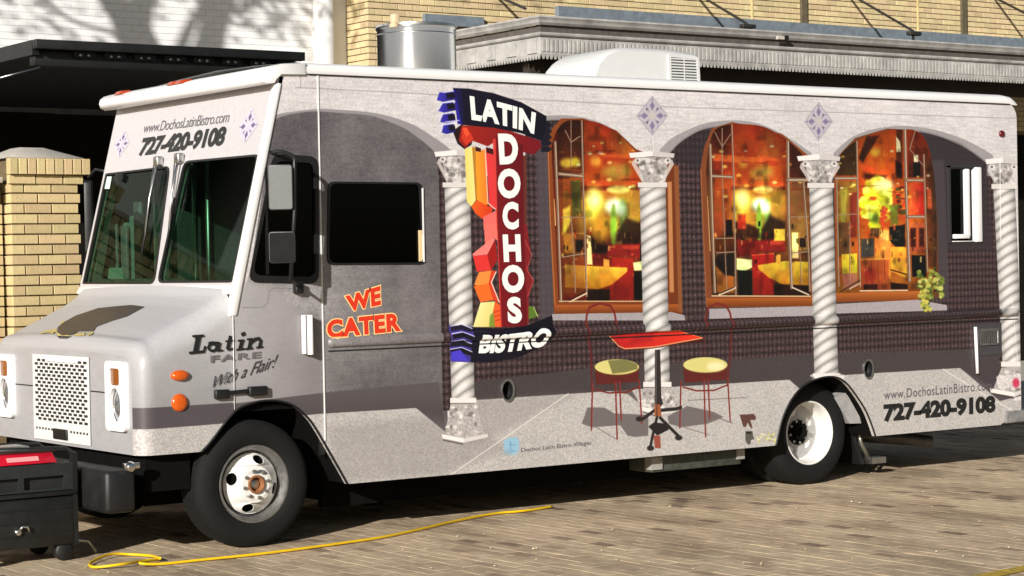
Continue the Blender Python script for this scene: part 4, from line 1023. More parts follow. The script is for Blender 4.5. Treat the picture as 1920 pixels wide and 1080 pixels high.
# badge plate strip
MB().box(XN-.014, XN-.0105, gy0+.18, gy1-.22, gz1-.042, gz1-.012).build('badge_strip', cream_white, grille)
for ya_, yb_ in ((at(205,737,X=XN)[1]-.0, gy1 if False else gy0-.005), (gy1+.005, W-at(205,737,X=XN)[1])):
    a_, b_ = min(ya_, yb_), max(ya_, yb_)
    if b_-a_ > .03: MB().box(XN-.002, XN+.004, a_, b_, at(188,735,X=XN)[2]-.004, at(188,735,X=XN)[2]+.004).build('hood_seam', black_rubber, hood)
for hz_ in (1.02, .80): pass
# headlight bezels
for s_ in (0, 1):
    by0, by1 = at(243,740,X=XN)[1]+.012, at(205,740,X=XN)[1]
    if s_: by0, by1 = W-by1, W-by0
    bz0, bz1 = at(225,808,X=XN)[2], at(225,677,X=XN)[2]
    cy = (by0+by1)/2
    rect_hole = rounded(cy-.068, cy+.068, bz1-.150, bz1-.045, .02)
    oval = [(cy+.080*math.cos(t), bz0+.158+.108*math.sin(t)) for t in np.linspace(0, 2*math.pi, 28, endpoint=False)]
    bez = MB().plate([rounded(by0, by1, bz0, bz1, .035), rect_hole, oval], XNF, -.03, .0).build('headlight_bezel', white_paint, truck)
    MB().plate([rounded(cy-.066, cy+.066, bz1-.148, bz1-.047, .018)], XNF, -.022, -.004).build('turn_lens', mat('amber_front_lens', (136,74,20), rough=.2, coat=.5, var=.1, scale=30), bez, bevel=.006)
    hl = MB(); n_ = 28; vs = []
    for k, (sc, dd) in enumerate(((1,-.006),(.9,.012),(.72,-.004),(.4,-.02),(.1,-.026))): vs += [(XN+dd-.001, cy+.079*sc*math.cos(2*math.pi*i/n_), bz0+.158+.107*sc*math.sin(2*math.pi*i/n_)) for i in range(n_)]
    hl.add(vs, [(i*n_+k, i*n_+(k+1)%n_, (i+1)*n_+(k+1)%n_, (i+1)*n_+k) for i in range(4) for k in range(n_)]+[tuple(range(4*n_, 5*n_))], True)
    hl.build('headlight', lens_clear, bez)
# --- bumper
bp = MB().box(-1.02, -.82, -.02, W+.02, .30, .56).build('bumper', mat('bumper_black', lin=(.007,.007,.0075), rough=.5, var=.25, scale=5), truck, bevel=.03)
MB().box(-.83, -.70, .25, W-.25, .36, .52).build('bumper_bracket', dark_under, bp)
fgl = at(228, 851, X=-1.03); fgl2 = at(252, 853, Y=-.03)
MB().lathe([(.0,-.03),(.022,-.028),(.034,-.012),(.036,.0)], (-.86, -.018, .575), 'Y', 14).box(-.9,-.8,-.035,.0,.565,.60).build('corner_lamp', chrome, bp, bevel=.004)
# --- wipers
for base, tip in (((304,303),(277,440)), ((343,297),(322,430))):
    b0 = Vector(at_plane(*base, PP, PN))+Vector((-.035,0,0)); t0 = Vector(at_plane(*tip, PP, PN))+Vector((-.018,0,0))
    wp = MB().box(b0.x-.02, b0.x+.03, b0.y-.035, b0.y+.035, b0.z-.03, b0.z+.035).build('wiper_motor', alu, truck, bevel=.01)
    MB().tube([b0, b0.lerp(t0,.5)+Vector((-.015,0,0)), t0], [.010,.007,.006], 6).tube([b0+Vector((0,.05,0)), t0+Vector((0,.012,0))], .005, 6).build('wiper_arm', alu, wp)
    ax = Vector((0,0,1)).lerp(Vector((.25,0,1)), 1).normalized()
    MB().tube([t0+ax*.22+Vector((0,.02,0)), t0-ax*.16+Vector((0,-.01,0))], .008, 6).build('wiper_blade', black_rubber, wp)
# --- roof marker lamps
for px, py in ((231,180),(330,158),(345,154),(420,133)):
    yy = None
    q = at(px, py, X=.14); 
    if px == 420: continue
    MB().hexa([(.09,q[1]-.07,3.012),(.2,q[1]-.07,3.03),(.2,q[1]+.07,3.03),(.09,q[1]+.07,3.012),(.11,q[1]-.045,3.038),(.17,q[1]-.045,3.046),(.17,q[1]+.045,3.046),(.11,q[1]+.045,3.038)]).build('roof_marker', mat('roof_amber', (176,66,26), rough=.25, var=.1, scale=30), truck, bevel=.008)
# --- rooftop exhaust fan
ex, ey = 2.055, 1.2
fan = MB().lathe([(.0,3.10),(.285,3.10),(.288,3.12),(.288,3.465),(.296,3.475),(.300,3.49),(.298,3.505),(.28,3.508),(.268,3.50),(.265,3.30),(.0,3.28)], (ex, ey, 0), 'Z', 64).build('exhaust_fan', steel, truck, sharp=40)
MB().lathe([(.291,3.43),(.2945,3.435),(.291,3.44)], (ex, ey, 0), 'Z', 64).build('fan_band', steel, fan)
MB().box(ex-.29, ex-.24, ey-.16, ey-.10, 3.495, 3.565).box(ex-.31, ex-.27, ey-.18, ey-.12, 3.465, 3.495).build('hinge_bracket', mat('tan_bracket', (206,184,150), rough=.5), fan, bevel=.006)
# --- rooftop air conditioner
ax0, ax1, ay0, ay1 = 3.42, 4.47, .84, 1.52
prof = [(ax0,3.09),(ax0+.015,3.18),(ax0+.05,3.27),(ax0+.11,3.335),(ax0+.19,3.375),(ax0+.30,3.396),(ax0+.5,3.40),(ax0+.75,3.40),(ax1-.05,3.385),(ax1-.015,3.37),(ax1,3.10)]
ac = MB(); k_ = len(prof); vs = []
for y, s_, dz in ((ay0,.90,0),(ay0+.02,.96,0),(ay0+.07,1,0),(ay1-.07,1,0),(ay1,.9,0)):
    vs += [(x, y, 3.09+(z-3.09)*s_) for x, z in prof]
ff = [(i*k_+j, i*k_+j+1, (i+1)*k_+j+1, (i+1)*k_+j) for i in range(4) for j in range(k_-1)]
ac.add(vs, ff, True); ac.add(vs[:k_], [tuple(range(k_))]); ac.add(vs[-k_:], [tuple(range(k_))])
acm = mat('ac_plastic', lin=(.60,.595,.58), rough=.42, var=.03, scale=5)
acu = ac.build('air_conditioner', acm, truck, sharp=38)
gx0, gx1 = ax1-.33, ax1-.015
MB().plate([[(gx0,3.115),(gx1+.005,3.115),(gx1-.005,3.34),(gx0+.0,3.352)], [(gx0+.025,3.13),(gx1-.02,3.13),(gx1-.03,3.325),(gx0+.025,3.335)]], YF, ay0-.014, ay0+.01).build('grille_frame', acm, acu)
MB().box(gx0+.02, gx1-.02, ay0-.002, ay0+.004, 3.125, 3.335).build('grille_shadow', mat('grille_dark', lin=(.10,.10,.10), rough=.8), acu)
for k in range(9):
    z = 3.142+k*.022; MB().box(gx0+.02, gx1-.02, ay0-.012, ay0-.003, z, z+.011).build('vent_slat', acm, acu)
MB().box((gx0+gx1)/2-.006, (gx0+gx1)/2+.006, ay0-.0135, ay0-.0125, 3.13, 3.33).build('slat_divider', acm, acu)

# ---------------------------------------------------------------- cab interior
MB().box(1.38, 1.42, .05, W-.05, .9, 2.95).build('bulkhead', cab_grey, truck)
bk = MB()
for k in range(9): bk.box(1.36, 1.3795, .4, 1.3, 1.75+k*.10, 1.83+k*.10)
bk.build('bulkhead_panel', cab_grey, truck)
MB().hexa([(-.10,.06,1.55),(.32,.06,1.50),(.32,W-.06,1.50),(-.10,W-.06,1.55),(-.085,.06,1.67),(.30,.06,1.66),(.30,W-.06,1.66),(-.085,W-.06,1.67)]).build('dashboard', cab_green, truck, bevel=.01)
st_ = MB().box(.62, 1.02, .45, .92, 1.22, 1.36).box(.98, 1.12, .45, .92, 1.36, 2.12).build('driver_seat', seat_mat, truck, bevel=.04)
MB().box(1.0, 1.10, .54, .83, 2.12, 2.34).build('headrest', seat_mat, st_, bevel=.03)
swc = Vector((.42, .70, 1.70)); sw = []
for k in range(25):
    t = 2*math.pi*k/24; sw.append(swc+Vector((.09*math.sin(t)*1.0, .22*math.cos(t), .20*math.sin(t))))
MB().tube(sw, .014, 8, cap=False).tube([swc-Vector((0,.21,0)), swc+Vector((0,.21,0))], .012, 6).build('steering_wheel', black_plastic, truck)
MB().tube([(.60, 1.72, .9), (.60, 1.72, 2.9)], .022, 8).build('grab_pole', alu, truck)
MB().tube([(.27, 1.28, .9), (.27, 1.28, 2.9)], .02, 8).build('grab_pole', alu, truck)
gs = mat('pale_green_roll', lin=(.09,.11,.095), rough=.6, var=.3, scale=5)
cg = mat('green_curtain', lin=(.07,.14,.10), rough=.7, var=.45, scale=4, stretch=(1,6,.6))
qa = at(168, 528, X=.72); qb = at(282, 528, X=.72); zt0 = at(220, 415, X=.72)[2]
cb = MB(); NC = 90; vs = []
for i in range(NC+1):
    t = i/NC; y = qa[1]+(qb[1]-qa[1])*t; x = .72+.03*math.sin(t*47)+.012*math.sin(t*113)
    vs += [(x, y, 1.55), (x, y, zt0+.05*math.sin(t*9))]
cb.add(vs, [(2*i, 2*i+2, 2*i+3, 2*i+1) for i in range(NC)], True)
cb.build('green_curtain', cg, truck)
for x0_, x1_, t_, b_, X_ in ((186,192,424,528,.64),(207,217,420,528,.64),(227,236,423,528,.64),(252,262,378,530,.60)):
    p0 = at(x0_, b_, X=X_); p1 = at(x1_, t_, X=X_); MB().box(X_, X_+.03, p0[1], p1[1], p0[2], p1[2]).build('pale_rail', gs, truck, bevel=.01)
p0 = at(372, 486, X=1.30); p1 = at(414, 412, X=1.30)
MB().box(1.30, 1.355, p0[1], p1[1], p0[2], p1[2]).build('bright_patch_box', mat('bright_patch_box', lin=(.62,.64,.62), rough=.5, var=.35, scale=4), truck, bevel=.015)  # added pale box imitating the bright window patch in the right pane
p0 = at(333, 500, X=.9); p1 = at(370, 372, X=.9)
MB().box(.9, .98, p0[1], p1[1], p0[2], p1[2]).build('partition_post', seat_mat, truck, bevel=.02)
pq = [at_plane(*p, (pill(1.68)+.03, 0, 1.68), PN) for p in ((202,523),(232,523),(229,502),(204,502))]
MB().add(pq+[tuple(np.array(p)+np.array((.004,0,0))) for p in pq], [(0,1,2,3),(7,6,5,4),(0,4,5,1),(1,5,6,2),(2,6,7,3),(3,7,4,0)]).build('permit_paper', paper, truck)
pq = [at_plane(*p, (pill(1.68)-.0, 0, 1.68), PN)+np.array((.004,0,0)) for p in ((191,354),(204,354),(208,331),(196,331))]
MB().add(pq+[tuple(np.array(p)+np.array((.002,0,0))) for p in pq], [(0,1,2,3),(7,6,5,4),(0,4,5,1),(1,5,6,2),(2,6,7,3),(3,7,4,0)]).build('permit_sticker', mat('pale_green_sticker', lin=(.62,.78,.66), rough=.6), truck)
MB().box(.45, .50, W-.34, W-.30, 1.7, 2.45).box(.05, .5, W-.32, W-.30, 2.40, 2.45).build('door_frame', cab_dark, truck)

# ---------------------------------------------------------------- wheels
def wheel(cx, yo, cz, deep, parent=truck, mirror=False):
    s = -1 if mirror else 1
    o = (cx, yo, cz)
    P = lambda pr: [(r, d*s) for r, d in pr]
    R, Rl = .402, .243
    if deep: barrel = [(Rl+.006,-.004),(Rl+.002,-.010),(Rl-.006,-.008),(Rl-.014,.01),(Rl-.016,.06),(Rl-.026,.145),(.10,.150),(.10,.165)]
    else: barrel = [(Rl+.006,-.002),(Rl+.002,-.012),(Rl-.008,-.012),(Rl-.016,.008),(Rl-.030,.03),(Rl-.042,.075),(.15,.085)]
    w = MB().lathe(P(barrel), o, 'Y', 56).build('wheel', rim_white if deep else mat('dull_steel_rim', lin=(.34,.335,.32), rough=.42, metal=.9, var=.2, scale=14), parent, sharp=35)
    ty = [(Rl-.004,.004),(Rl+.010,-.012),(Rl+.03,-.020),(Rl+.07,-.026),(Rl+.11,-.022),(R-.03,-.010),(R-.012,.004),(R-.003,.022)]
    for g in (.055,.095,.135,.175): ty += [(R,g-.008),(R-.011,g-.006),(R-.011,g+.006),(R,g+.008)]
    ty += [(R-.003,.215),(R-.015,.232),(R-.05,.25),(Rl+.05,.25),(Rl,.235)]
    MB().lathe(P(ty), o, 'Y', 64).build('tyre', tyre_mat, w, sharp=40)
    MB().lathe(P([(Rl+.046,-.0235),(Rl+.050,-.026),(Rl+.054,-.0255)]), o, 'Y', 56).build('sidewall_ring', tyre_mat, w)
    # disc with hand holes
    base = .145 if deep else .0
    def dfun(u, v):
        r = math.hypot(u, v)
        if deep: return .143-.02*max(0, 1-r/.19)
        return float(np.interp(r, [0,.095,.125,.165,.196], [-.028,-.028,-.020,.012,.052]))
    ring = lambda r, n_: [(r*math.cos(2*math.pi*k/n_), r*math.sin(2*math.pi*k/n_)) for k in range(n_)]
    ro = .215 if deep else .196
    a0 = 30 if deep else 75
    holes = []
    nh = 5 if deep else 4
    for k in range(nh):
        a = math.radians(a0+360/nh*k); ca, sa = math.cos(a), math.sin(a); hr = .148 if deep else .155
        holes.append([(hr*ca+.027*math.cos(t)*ca-.040*math.sin(t)*sa, hr*sa+.027*math.cos(t)*sa+.040*math.sin(t)*ca) for t in np.linspace(0, 2*math.pi, 14, endpoint=False)])
    # sectored annulus so that the surface bends
    db = MB()
    loops_in = ring(.050, 40)
    db2 = bmesh.new()
    fl = [ring(ro, 40), loops_in]+holes
    flat = [p for l in fl for p in l]
    # add helper rings by tessellating annuli separately
    def annulus(r0, r1, hs=()):
        db.plate([ring(r1, 40), ring(r0, 40)]+list(hs), lambda u, v, d: (cx+u, yo+s*(dfun(u, v)+d), cz+v), 0, .008)
    annulus(.05, .095); annulus(.095, .116 if not deep else .11); annulus(.116 if not deep else .11, ro-.004, holes)
    db2.free()
    db.build('wheel_disc', mat('shaded_wheel_disc', lin=(.34,.33,.32), rough=.45, var=.12, scale=14) if deep else rim_white, w, sharp=35)  # deep rear disc greyed to stand for shade inside the rim
    MB().lathe(P([(.0,base+.03),(ro-.01,base+.06)]), o, 'Y', 30).build('brake_drum', dark_under, w)
    hubd = .10 if deep else -.030
    MB().lathe(P([(.056,hubd+.004),(.060,hubd-.012),(.054,hubd-.016),(.044,hubd-.014),(.040,hubd+.03)]), o, 'Y', 28).build('hub_ring', rust if not deep else dark_under, w)
    MB().lathe(P([(.0,hubd+.012),(.026,hubd+.012),(.034,hubd+.02),(.042,hubd+.03)]), o, 'Y', 24).build('hub_cap', dark_under if deep else alu, w)
    me = None
    for k in range(8):
        a = 2*math.pi*k/8+.2; q = (cx+.085*math.cos(a), yo+s*dfun(.085,0), cz+.085*math.sin(a))
        MB().lathe(P([(.0,-.018),(.009,-.018),(.012,-.012),(.012,.002)]), q, 'Y', 6, smooth=False).build('lug_nut', alu, w)
    return w
wheel(.008, .035, .402, False)
rwx = at(1517, 812, Y=.18)[0]
wheel(rwx, .18, .402, True)
wheel(.008, W-.035, .402, False, mirror=True); wheel(rwx, W-.18, .402, True, mirror=True)
for yy in (.47, W-.72):
    MB().lathe([(.2,.0),(.3,-.01),(.39,.0),(.402,.03),(.402,.2),(.39,.235),(.3,.245),(.2,.235)], (rwx, yy, .402), 'Y', 48).build('inner_tyre', tyre_mat, truck)
MB().tube([(.008,.25,.40),(.008,W-.25,.40)], .06, 10).build('axle', dark_under, truck)
MB().tube([(rwx,.3,.40),(rwx,W-.3,.40)], .10, 12).build('axle', dark_under, truck)
# slung under the sill
sb0, sb1 = at(1218, 886, Y=.16), at(1386, 858, Y=.16)
stp = MB().box(sb0[0], sb1[0], .14, .46, sb0[2], .345).build('step_box', mat('galvanised_step', lin=(.07,.075,.06), rough=.6, metal=.3, var=.4, scale=14), truck, bevel=.008)
MB().box(sb0[0]-.01, sb0[0]+.09, .12, .2, sb0[2]+.02, .33).build('step_bracket', mat('pale_bracket', lin=(.30,.29,.26), rough=.5, var=.2), stp)
MB().box(sb1[0]-.05, sb1[0]+.02, .12, .2, sb0[2]+.04, .345).build('step_bracket', MATS['pale_bracket'], stp)
e0 = at(1745, 828, Y=.5); MB().tube([e0+np.array((-.5,.4,.06)), e0+np.array((-.12,.05,.02)), e0], .05, 14, cap=False).tube([e0+np.array((-.1,.045,.02)), e0+np.array((.004,-.002,0))], .042, 14).build('exhaust_pipe', mat('sooty_pipe', lin=(.10,.095,.09), rough=.5, metal=.6, var=.3), truck)
MB().hexa([(5.62,.3,.10),(5.66,.3,.10),(5.66,.75,.10),(5.62,.75,.10),(5.50,.3,.38),(5.54,.3,.38),(5.54,.75,.38),(5.50,.75,.38)]).build('mud_flap', black_rubber, truck)
MB().tube([(5.58,.28,.37),(5.60,.28,.27),(5.72,.3,.12)], .018, 8).box(5.7,5.86,.26,.36,.10,.15).build('flap_hanger', alu, truck)
rb = MB().box(6.98, 7.36, -.02, W+.02, .36, .46).build('rear_bumper', mat('weathered_bumper', lin=(.18,.175,.17), rough=.55, var=.3, scale=9), truck, bevel=.015)

# ---------------------------------------------------------------- lettering (thin vinyl)
_tc = {}
def text_geo(s, bold=0., shear=0., space=1., res=4):
    key = (s, bold, shear, space)
    if key in _tc: return _tc[key]
    cu = bpy.data.curves.new('t', 'FONT'); cu.body = s; cu.size = 1; cu.offset = bold; cu.shear = shear; cu.space_character = space
    cu.resolution_u = res; cu.fill_mode = 'FRONT'
    ob = bpy.data.objects.new('t', cu); COL.objects.link(ob)
    bpy.context.view_layer.update()
    dg = bpy.context.evaluated_depsgraph_get(); me = bpy.data.meshes.new_from_object(ob.evaluated_get(dg))
    V = np.array([v.co[:2] for v in me.vertices]); F = [tuple(p.vertices) for p in me.polygons]
    bpy.data.objects.remove(ob); bpy.data.curves.remove(cu); bpy.data.meshes.remove(me)
    _tc[key] = (V, F); return V, F
def letters(s, quad, m_, bold=.02, shear=0., off=.003, surf='side', mid=None, space=1., parent=None, name='lettering', ref=None):
    V, F = text_geo(s, bold, shear, space)
    R = text_geo(s, ref if ref is not None else bold, shear, space)[0]
    x0, x1, y0, y1 = R[:,0].min(), R[:,0].max(), R[:,1].min(), R[:,1].max()
    to = xz if surf == 'side' else wpt
    bl, br, tr, tl = [np.array(to(*p)) for p in quad]
    if mid: bm_, tm = [np.array(to(*p)) for p in mid]
    out = []
    for x, y in V:
        u, v = (x-x0)/(x1-x0), (y-y0)/(y1-y0)
        b = bl*(1-u)+br*u; t = tl*(1-u)+tr*u
        if mid:
            k = 4*u*(1-u); b = b+(bm_-(bl+br)/2)*k; t = t+(tm-(tl+tr)/2)*k
        p = b*(1-v)+t*v
        out.append((p[0], -off, p[1]) if surf == 'side' else (pill(p[1])-off, p[0], p[1]))
    zs_ = [p[2] for p in out]
    if surf == 'side' and min(zs_) < 1.30 and max(zs_) > 1.24:
        bm = bmesh.new(); bv = [bm.verts.new(p) for p in out]
        for f in F:
            try: bm.faces.new([bv[i] for i in f])
            except ValueError: pass
        for zc in RAILZ: bmesh.ops.bisect_plane(bm, geom=bm.verts[:]+bm.edges[:]+bm.faces[:], plane_co=(0,0,zc), plane_no=(0,0,1))
        bm.verts.index_update()
        out = [(v.co.x, v.co.y+float(np.interp(v.co.z, RAILZ, RAILY, left=0, right=0)), v.co.z) for v in bm.verts]; F = [tuple(v.index for v in f.verts) for f in bm.faces]; bm.free()
    mb = MB(); mb.add(out, F); return mb.build(name, m_, parent or truck)
RAILZ = [1.238,1.242,1.25,1.268,1.288,1.302,1.308]; RAILY = [0,-.010,-.022,-.027,-.024,-.014,0]
PH_ = '727-420-9108'; URL = 'www.DochosLatinBistro.com'
letters(PH_, [(260,294),(423,273),(426,236),(265,259)], ink, .05, .25, surf='front', space=.93)
letters(URL, [(270,249),(430,229),(432,208),(272,231)], ink_grey, -.002, .3, surf='front', space=.9)
letters(PH_, [(1656,792),(1866,774),(1866,741),(1656,758)], ink, .06, .0, space=1.)
letters(URL, [(1657,749),(1859,731),(1859,713),(1657,732)], ink_grey, .002, .0, space=1.08)
for s, q in (('WE', [(653,584),(713,571),(712,537),(648,556)]), ('CATER', [(614,634),(750,620),(748,587),(613,601)])):
    letters(s, q, ink_glow, .095, 0, .0025, ref=.03, space=1.12); letters(s, q, ink_red, .05, 0, .0040, space=1.12, ref=.03)
Tl = zoomer(330, 530, 4); lt_ = MB(); lk = [0]
def stroke(pts, w, name=None):
    lk[0] += 1; y_ = -.0062-.00012*lk[0]; P = [Vector(xz(*p)) for p in Tl(*pts)]; w = w/4/290*1.0
    vs = []
    for i, p in enumerate(P):
        t = (P[min(i+1, len(P)-1)]-P[max(i-1, 0)]).normalized(); n_ = Vector((-t.y, t.x))
        vs += [p+n_*w/2, p-n_*w/2]
    lt_.add([(v.x, y_, v.y) for v in vs], [(2*i, 2*i+1, 2*i+3, 2*i+2) for i in range(len(P)-1)])
def ell(cx, cy, rx, ry): return [(cx+rx*math.cos(t), cy+ry*math.sin(t)) for t in np.linspace(0, 2*math.pi, 18)]
stroke([(166,396),(140,528)], 40); stroke([(118,402),(206,396)], 17); stroke([(94,527),(206,516)], 19); stroke([(216,474),(202,522)], 17)
stroke(ell(270,484,30,27), 20); stroke([(322,446),(306,514)], 27); stroke([(238,452),(270,446),(322,450)], 14); stroke([(300,512),(348,506)], 13)
stroke([(406,398),(382,500)], 28); stroke([(366,440),(434,434)], 14); stroke([(380,503),(426,496)], 16)
stroke([(496,372),(504,398)], 34); stroke([(494,428),(474,498)], 29); stroke([(458,436),(508,431)], 14); stroke([(446,504),(512,495)], 14)
stroke([(560,420),(542,494)], 28); stroke([(560,446),(588,424),(618,418),(632,434),(620,486)], 25); stroke([(516,498),(572,490)], 14); stroke([(596,488),(648,480)], 14); stroke([(526,426),(570,420)], 14)
lt_.build('lettering', ink, truck)
letters('FARE', [(394,680),(489,671),(490,659),(394,667)], mat('pale_grey_ink', (104,99,102), rough=.45), .03, 0, .006, space=1.15)
letters('With a Flair!', [(397,728),(516,688),(521,664),(402,705)], ink_mid, .0, .35, .006)
letters('Dochos Latin Bistro-Villages', [(977,850),(1108,836),(1108,826),(977,840)], ink_grey, .0, 0)
Ta = zoomer(780, 150, 3.857); Tb = zoomer(780, 420, 3.857)
letters('LATIN', Ta((400,288),(852,392),(866,238),(386,114)), ink_white, .05, 0, mid=Ta((632,330),(628,166)), space=1.05)
for ch, q in (('D', Ta((604,612),(738,606),(734,388),(590,388))), ('O', Ta((592,858),(756,856),(752,640),(588,640))), ('C', Ta((626,1084),(742,1080),(738,880),(622,882))),
              ('H', Tb((634,275),(760,272),(752,74),(624,76))), ('O', Tb((622,500),(782,498),(780,294),(618,296))), ('S', Tb((664,722),(768,716),(756,524),(654,528)))):
    letters(ch, q, ink_white, .055)
letters('BISTRO', Tb((450,936),(955,880),(966,738),(468,800)), ink_white, .055, 0, mid=Tb((690,924),(720,788)), space=1.03)
# tiles printed on the front header
lay = [0]
def frfill(pts, color, a=1., soft=0):
    lay[0] += 1
    dk = sum(color) < 380
    P3 = [wpt(*p) for p in pts]
    FB[dk].add([(pill(v)-.0022-.00008*lay[0], u, v) for u, v in P3], [tuple(range(len(P3)))])
for (cx, cy, rx, ry, sk) in ((229,270,14,26,.22),(466,236,19,34,.22)):
    FB = {True: MB(), False: MB()}; lay[0] = 0
    diamond(cx, cy, rx, ry, FN=lambda pts, c, a=1.: frfill([(x-(y-cy)*sk, y-(x-cx)*.16) for x, y in pts], c, a))
    t_ = FB[False].build('printed_tile', tile_pale, truck); FB[True].build('tile_pattern', tile_dark, t_)
# dark framed picture printed on the hood
def hood_z(x, y):
    z = ztop(x); yl, yr, r = .003, W-.003, .17
    d = min(y-yl, yr-y)
    if d < r: return z-r+math.sqrt(max(0, r*r-(r-d)**2))
    t = (y-yl-r)/(yr-yl-2*r); return z+.022*math.sin(math.pi*t)
def on_hood(px, py):
    d = ray(px, py)
    for t in np.arange(10.5, 17, .01):
        q = CAM+d*t
        if .01 < q[1] < W-.01 and -.79 < q[0] < -.1 and q[2] < hood_z(q[0], q[1])+.004: break
    return q[0], q[1]
Th = zoomer(60, 560, 8.348)
def hood_decal(pts, m_, off, name, parent):
    P = [on_hood(*p) for p in Th(*pts)]
    bm = bmesh.new(); vs = [bm.verts.new((x, y, 0)) for x, y in P]; bm.faces.new(vs)
    bmesh.ops.triangulate(bm, faces=bm.faces)
    for x in list(np.arange(-.80, 0, .02)): bmesh.ops.bisect_plane(bm, geom=bm.verts[:]+bm.edges[:]+bm.faces[:], plane_co=(x,0,0), plane_no=(1,0,0))
    for y in list(np.arange(.1, 2.3, .1)): bmesh.ops.bisect_plane(bm, geom=bm.verts[:]+bm.edges[:]+bm.faces[:], plane_co=(0,y,0), plane_no=(0,1,0))
    bm.verts.index_update()
    mb = MB(); mb.add([(v.co.x, v.co.y, hood_z(v.co.x, v.co.y)+off) for v in bm.verts], [tuple(v.index for v in f.verts) for f in bm.faces], True); bm.free()
    return mb.build(name, m_, parent)
hd = hood_decal([(1760,130),(1560,100),(1030,150),(690,265),(520,360),(400,450),(410,560),(520,600),(640,560),(720,512),(960,515),(1010,440),(1250,350),(1480,280)], brown_print, .005, 'hood_picture', truck)
for pts in ([(120,560),(180,520),(290,490),(360,520),(330,560),(250,540)], [(290,500),(350,520),(400,590),(470,630),(620,600),(560,580),(460,590),(400,540),(380,470)], [(640,590),(740,540),(830,540),(820,590),(730,590)], [(840,545),(960,520),(950,560),(880,590)], [(420,400),(500,350),(520,362),(440,420)]):
    hood_decal(pts, gold_print, .007, 'gold_ornament', hd)
hood_decal([(350,560),(420,640),(540,640),(620,605),(470,632),(400,595)], ink_mid, .0075, 'gold_ornament', hd)

# ================================================================== ENVIRONMENT
brick_y = mat('yellow_brick', (206,186,142), rough=.8, var=.10, scale=16, bump=.2, bscale=70, objvar=.16)
brick_p = mat('pier_brick', (198,177,130), rough=.8, var=.10, scale=16, bump=.2, bscale=70, objvar=.14)
mortar = mat('mortar', (104,88,62), rough=.95, var=.2, scale=20)
brick_w = mat('painted_brick', lin=(.86,.85,.83), rough=.7, var=.04, scale=12, bump=.12, bscale=60, objvar=.012)
mortar_w = mat('painted_mortar', lin=(.84,.83,.81), rough=.8, var=.1)
shade_black = mat('canopy_shade_black', lin=(.009,.0075,.006), rough=.9, var=.4, scale=2, spec=.1)  # shade under the canopies put into the colour of walls and soffit
black_metal = mat('black_canopy_paint', lin=(.006,.0063,.006), rough=.5, var=.35, scale=5, bump=.15, bscale=30)
grey_metal = mat('aged_grey_metal', (180,177,172), rough=.5, var=.14, scale=4, bump=.1, bscale=25, col2=(144,141,138))
blue_flash = mat('blue_grey_flashing', (112,122,130), rough=.6, var=.25, scale=6)
concrete = mat('pale_concrete', (186,178,166), rough=.85, var=.12, scale=10, bump=.3)
def brick_mesh(name, L, H, D, m_, bev=.0025):
    o = MB().box(-L/2, L/2, -D/2, D/2, -H/2, H/2).build(name, m_, None, bevel=bev, seg=1); me = o.data; me.polygons.foreach_set('use_smooth', [False]*len(me.polygons)); bpy.data.objects.remove(o); return me
def lay_bricks(parent, me, L, ch, j, origin, axis, length, z0, z1, D, keep=None, shift0=0, prouds=.003, far=None):
    """running-bond bricks on a wall face; axis is the unit direction along the wall"""
    ax = Vector(axis); nrm = Vector((0,0,1)).cross(ax)*-1 if False else Vector((ax.y, -ax.x, 0))
    rz = math.atan2(ax.y, ax.x); row = 0; z = z0+ch/2
    while z < z1:
        s = -(L+j)*.5*((row+shift0) % 2)
        while s < length-.01:
            a, b = max(s, 0), min(s+L, length)
            if b-a > .03:
                c = Vector(origin)+ax*((a+b)/2)+Vector((0,0,z))+nrm*(random.uniform(-1,1)*prouds-D/2+.004)
                if keep is not None and not keep(c):
                    if far is not None:
                        hx, hy = abs(ax.x)*(b-a)/2+abs(ax.y)*D/2, abs(ax.y)*(b-a)/2+abs(ax.x)*D/2
                        far.box(c.x-hx, c.x+hx, c.y-hy, c.y+hy, c.z-(ch-j)/2, c.z+(ch-j)/2)
                else:
                    o = inst(me, 'brick', c, parent, rot=(random.uniform(-.004,.004), random.uniform(-.006,.006), rz), scale=((b-a)/L, 1, 1))
            s += L+j
        z += ch; row += 1
def pix(p):
    d = np.array(p)-CAM; z = d@AF
    return 960+F_PX*(d@AR)/z, 540-F_PX*(d@AU)/z
CH, BL, BJ = .0762, .205, .010
# --- yellow building
YW = 9.5
cxr = at(690, 60, Y=YW)[0]
yb = thing('brick_building', 'yellow brick building behind the truck above the grey metal canopy', 'building', (14, YW+1, 0))
MB().box(cxr+.012, 24, YW+.012, YW+2, 3.55, 7.5).build('wall', mortar, yb)
MB().box(cxr+.05, 24, YW+.05, YW+2, .02, 3.545).build('shaded_lower_wall', shade_black, yb)  # lower wall, coloured near black for the canopy's shade
bm_y = brick_mesh('yellow_brick', BL, CH-BJ, .05, brick_y)
def vis(c, m_=25, ymax=None):
    x, y = pix(c); return -m_ < x < 1920+m_ and -m_ < y < (ymax or 1100)
def keep_y(c):
    x, y = pix(c)
    if not (600 < x < 1935 and -12 < y): return False
    lim = 140 if x < 720 else (70 if x < 1010 else 40+(x-1010)*.041)
    return y < lim
FARB = MB()
lay_bricks(yb, bm_y, BL, CH, BJ, (cxr, YW, 0), (1,0,0), 14.5, 3.6, 6.4, .05, keep_y, far=FARB)
lay_bricks(yb, bm_y, BL, CH, BJ, (cxr, 10.1, 0), (0,-1,0), .6, 3.6, 6.4, .05, keep_y, 1, far=FARB)
FARB.build('brickwork', brick_y, yb, kind='stuff')
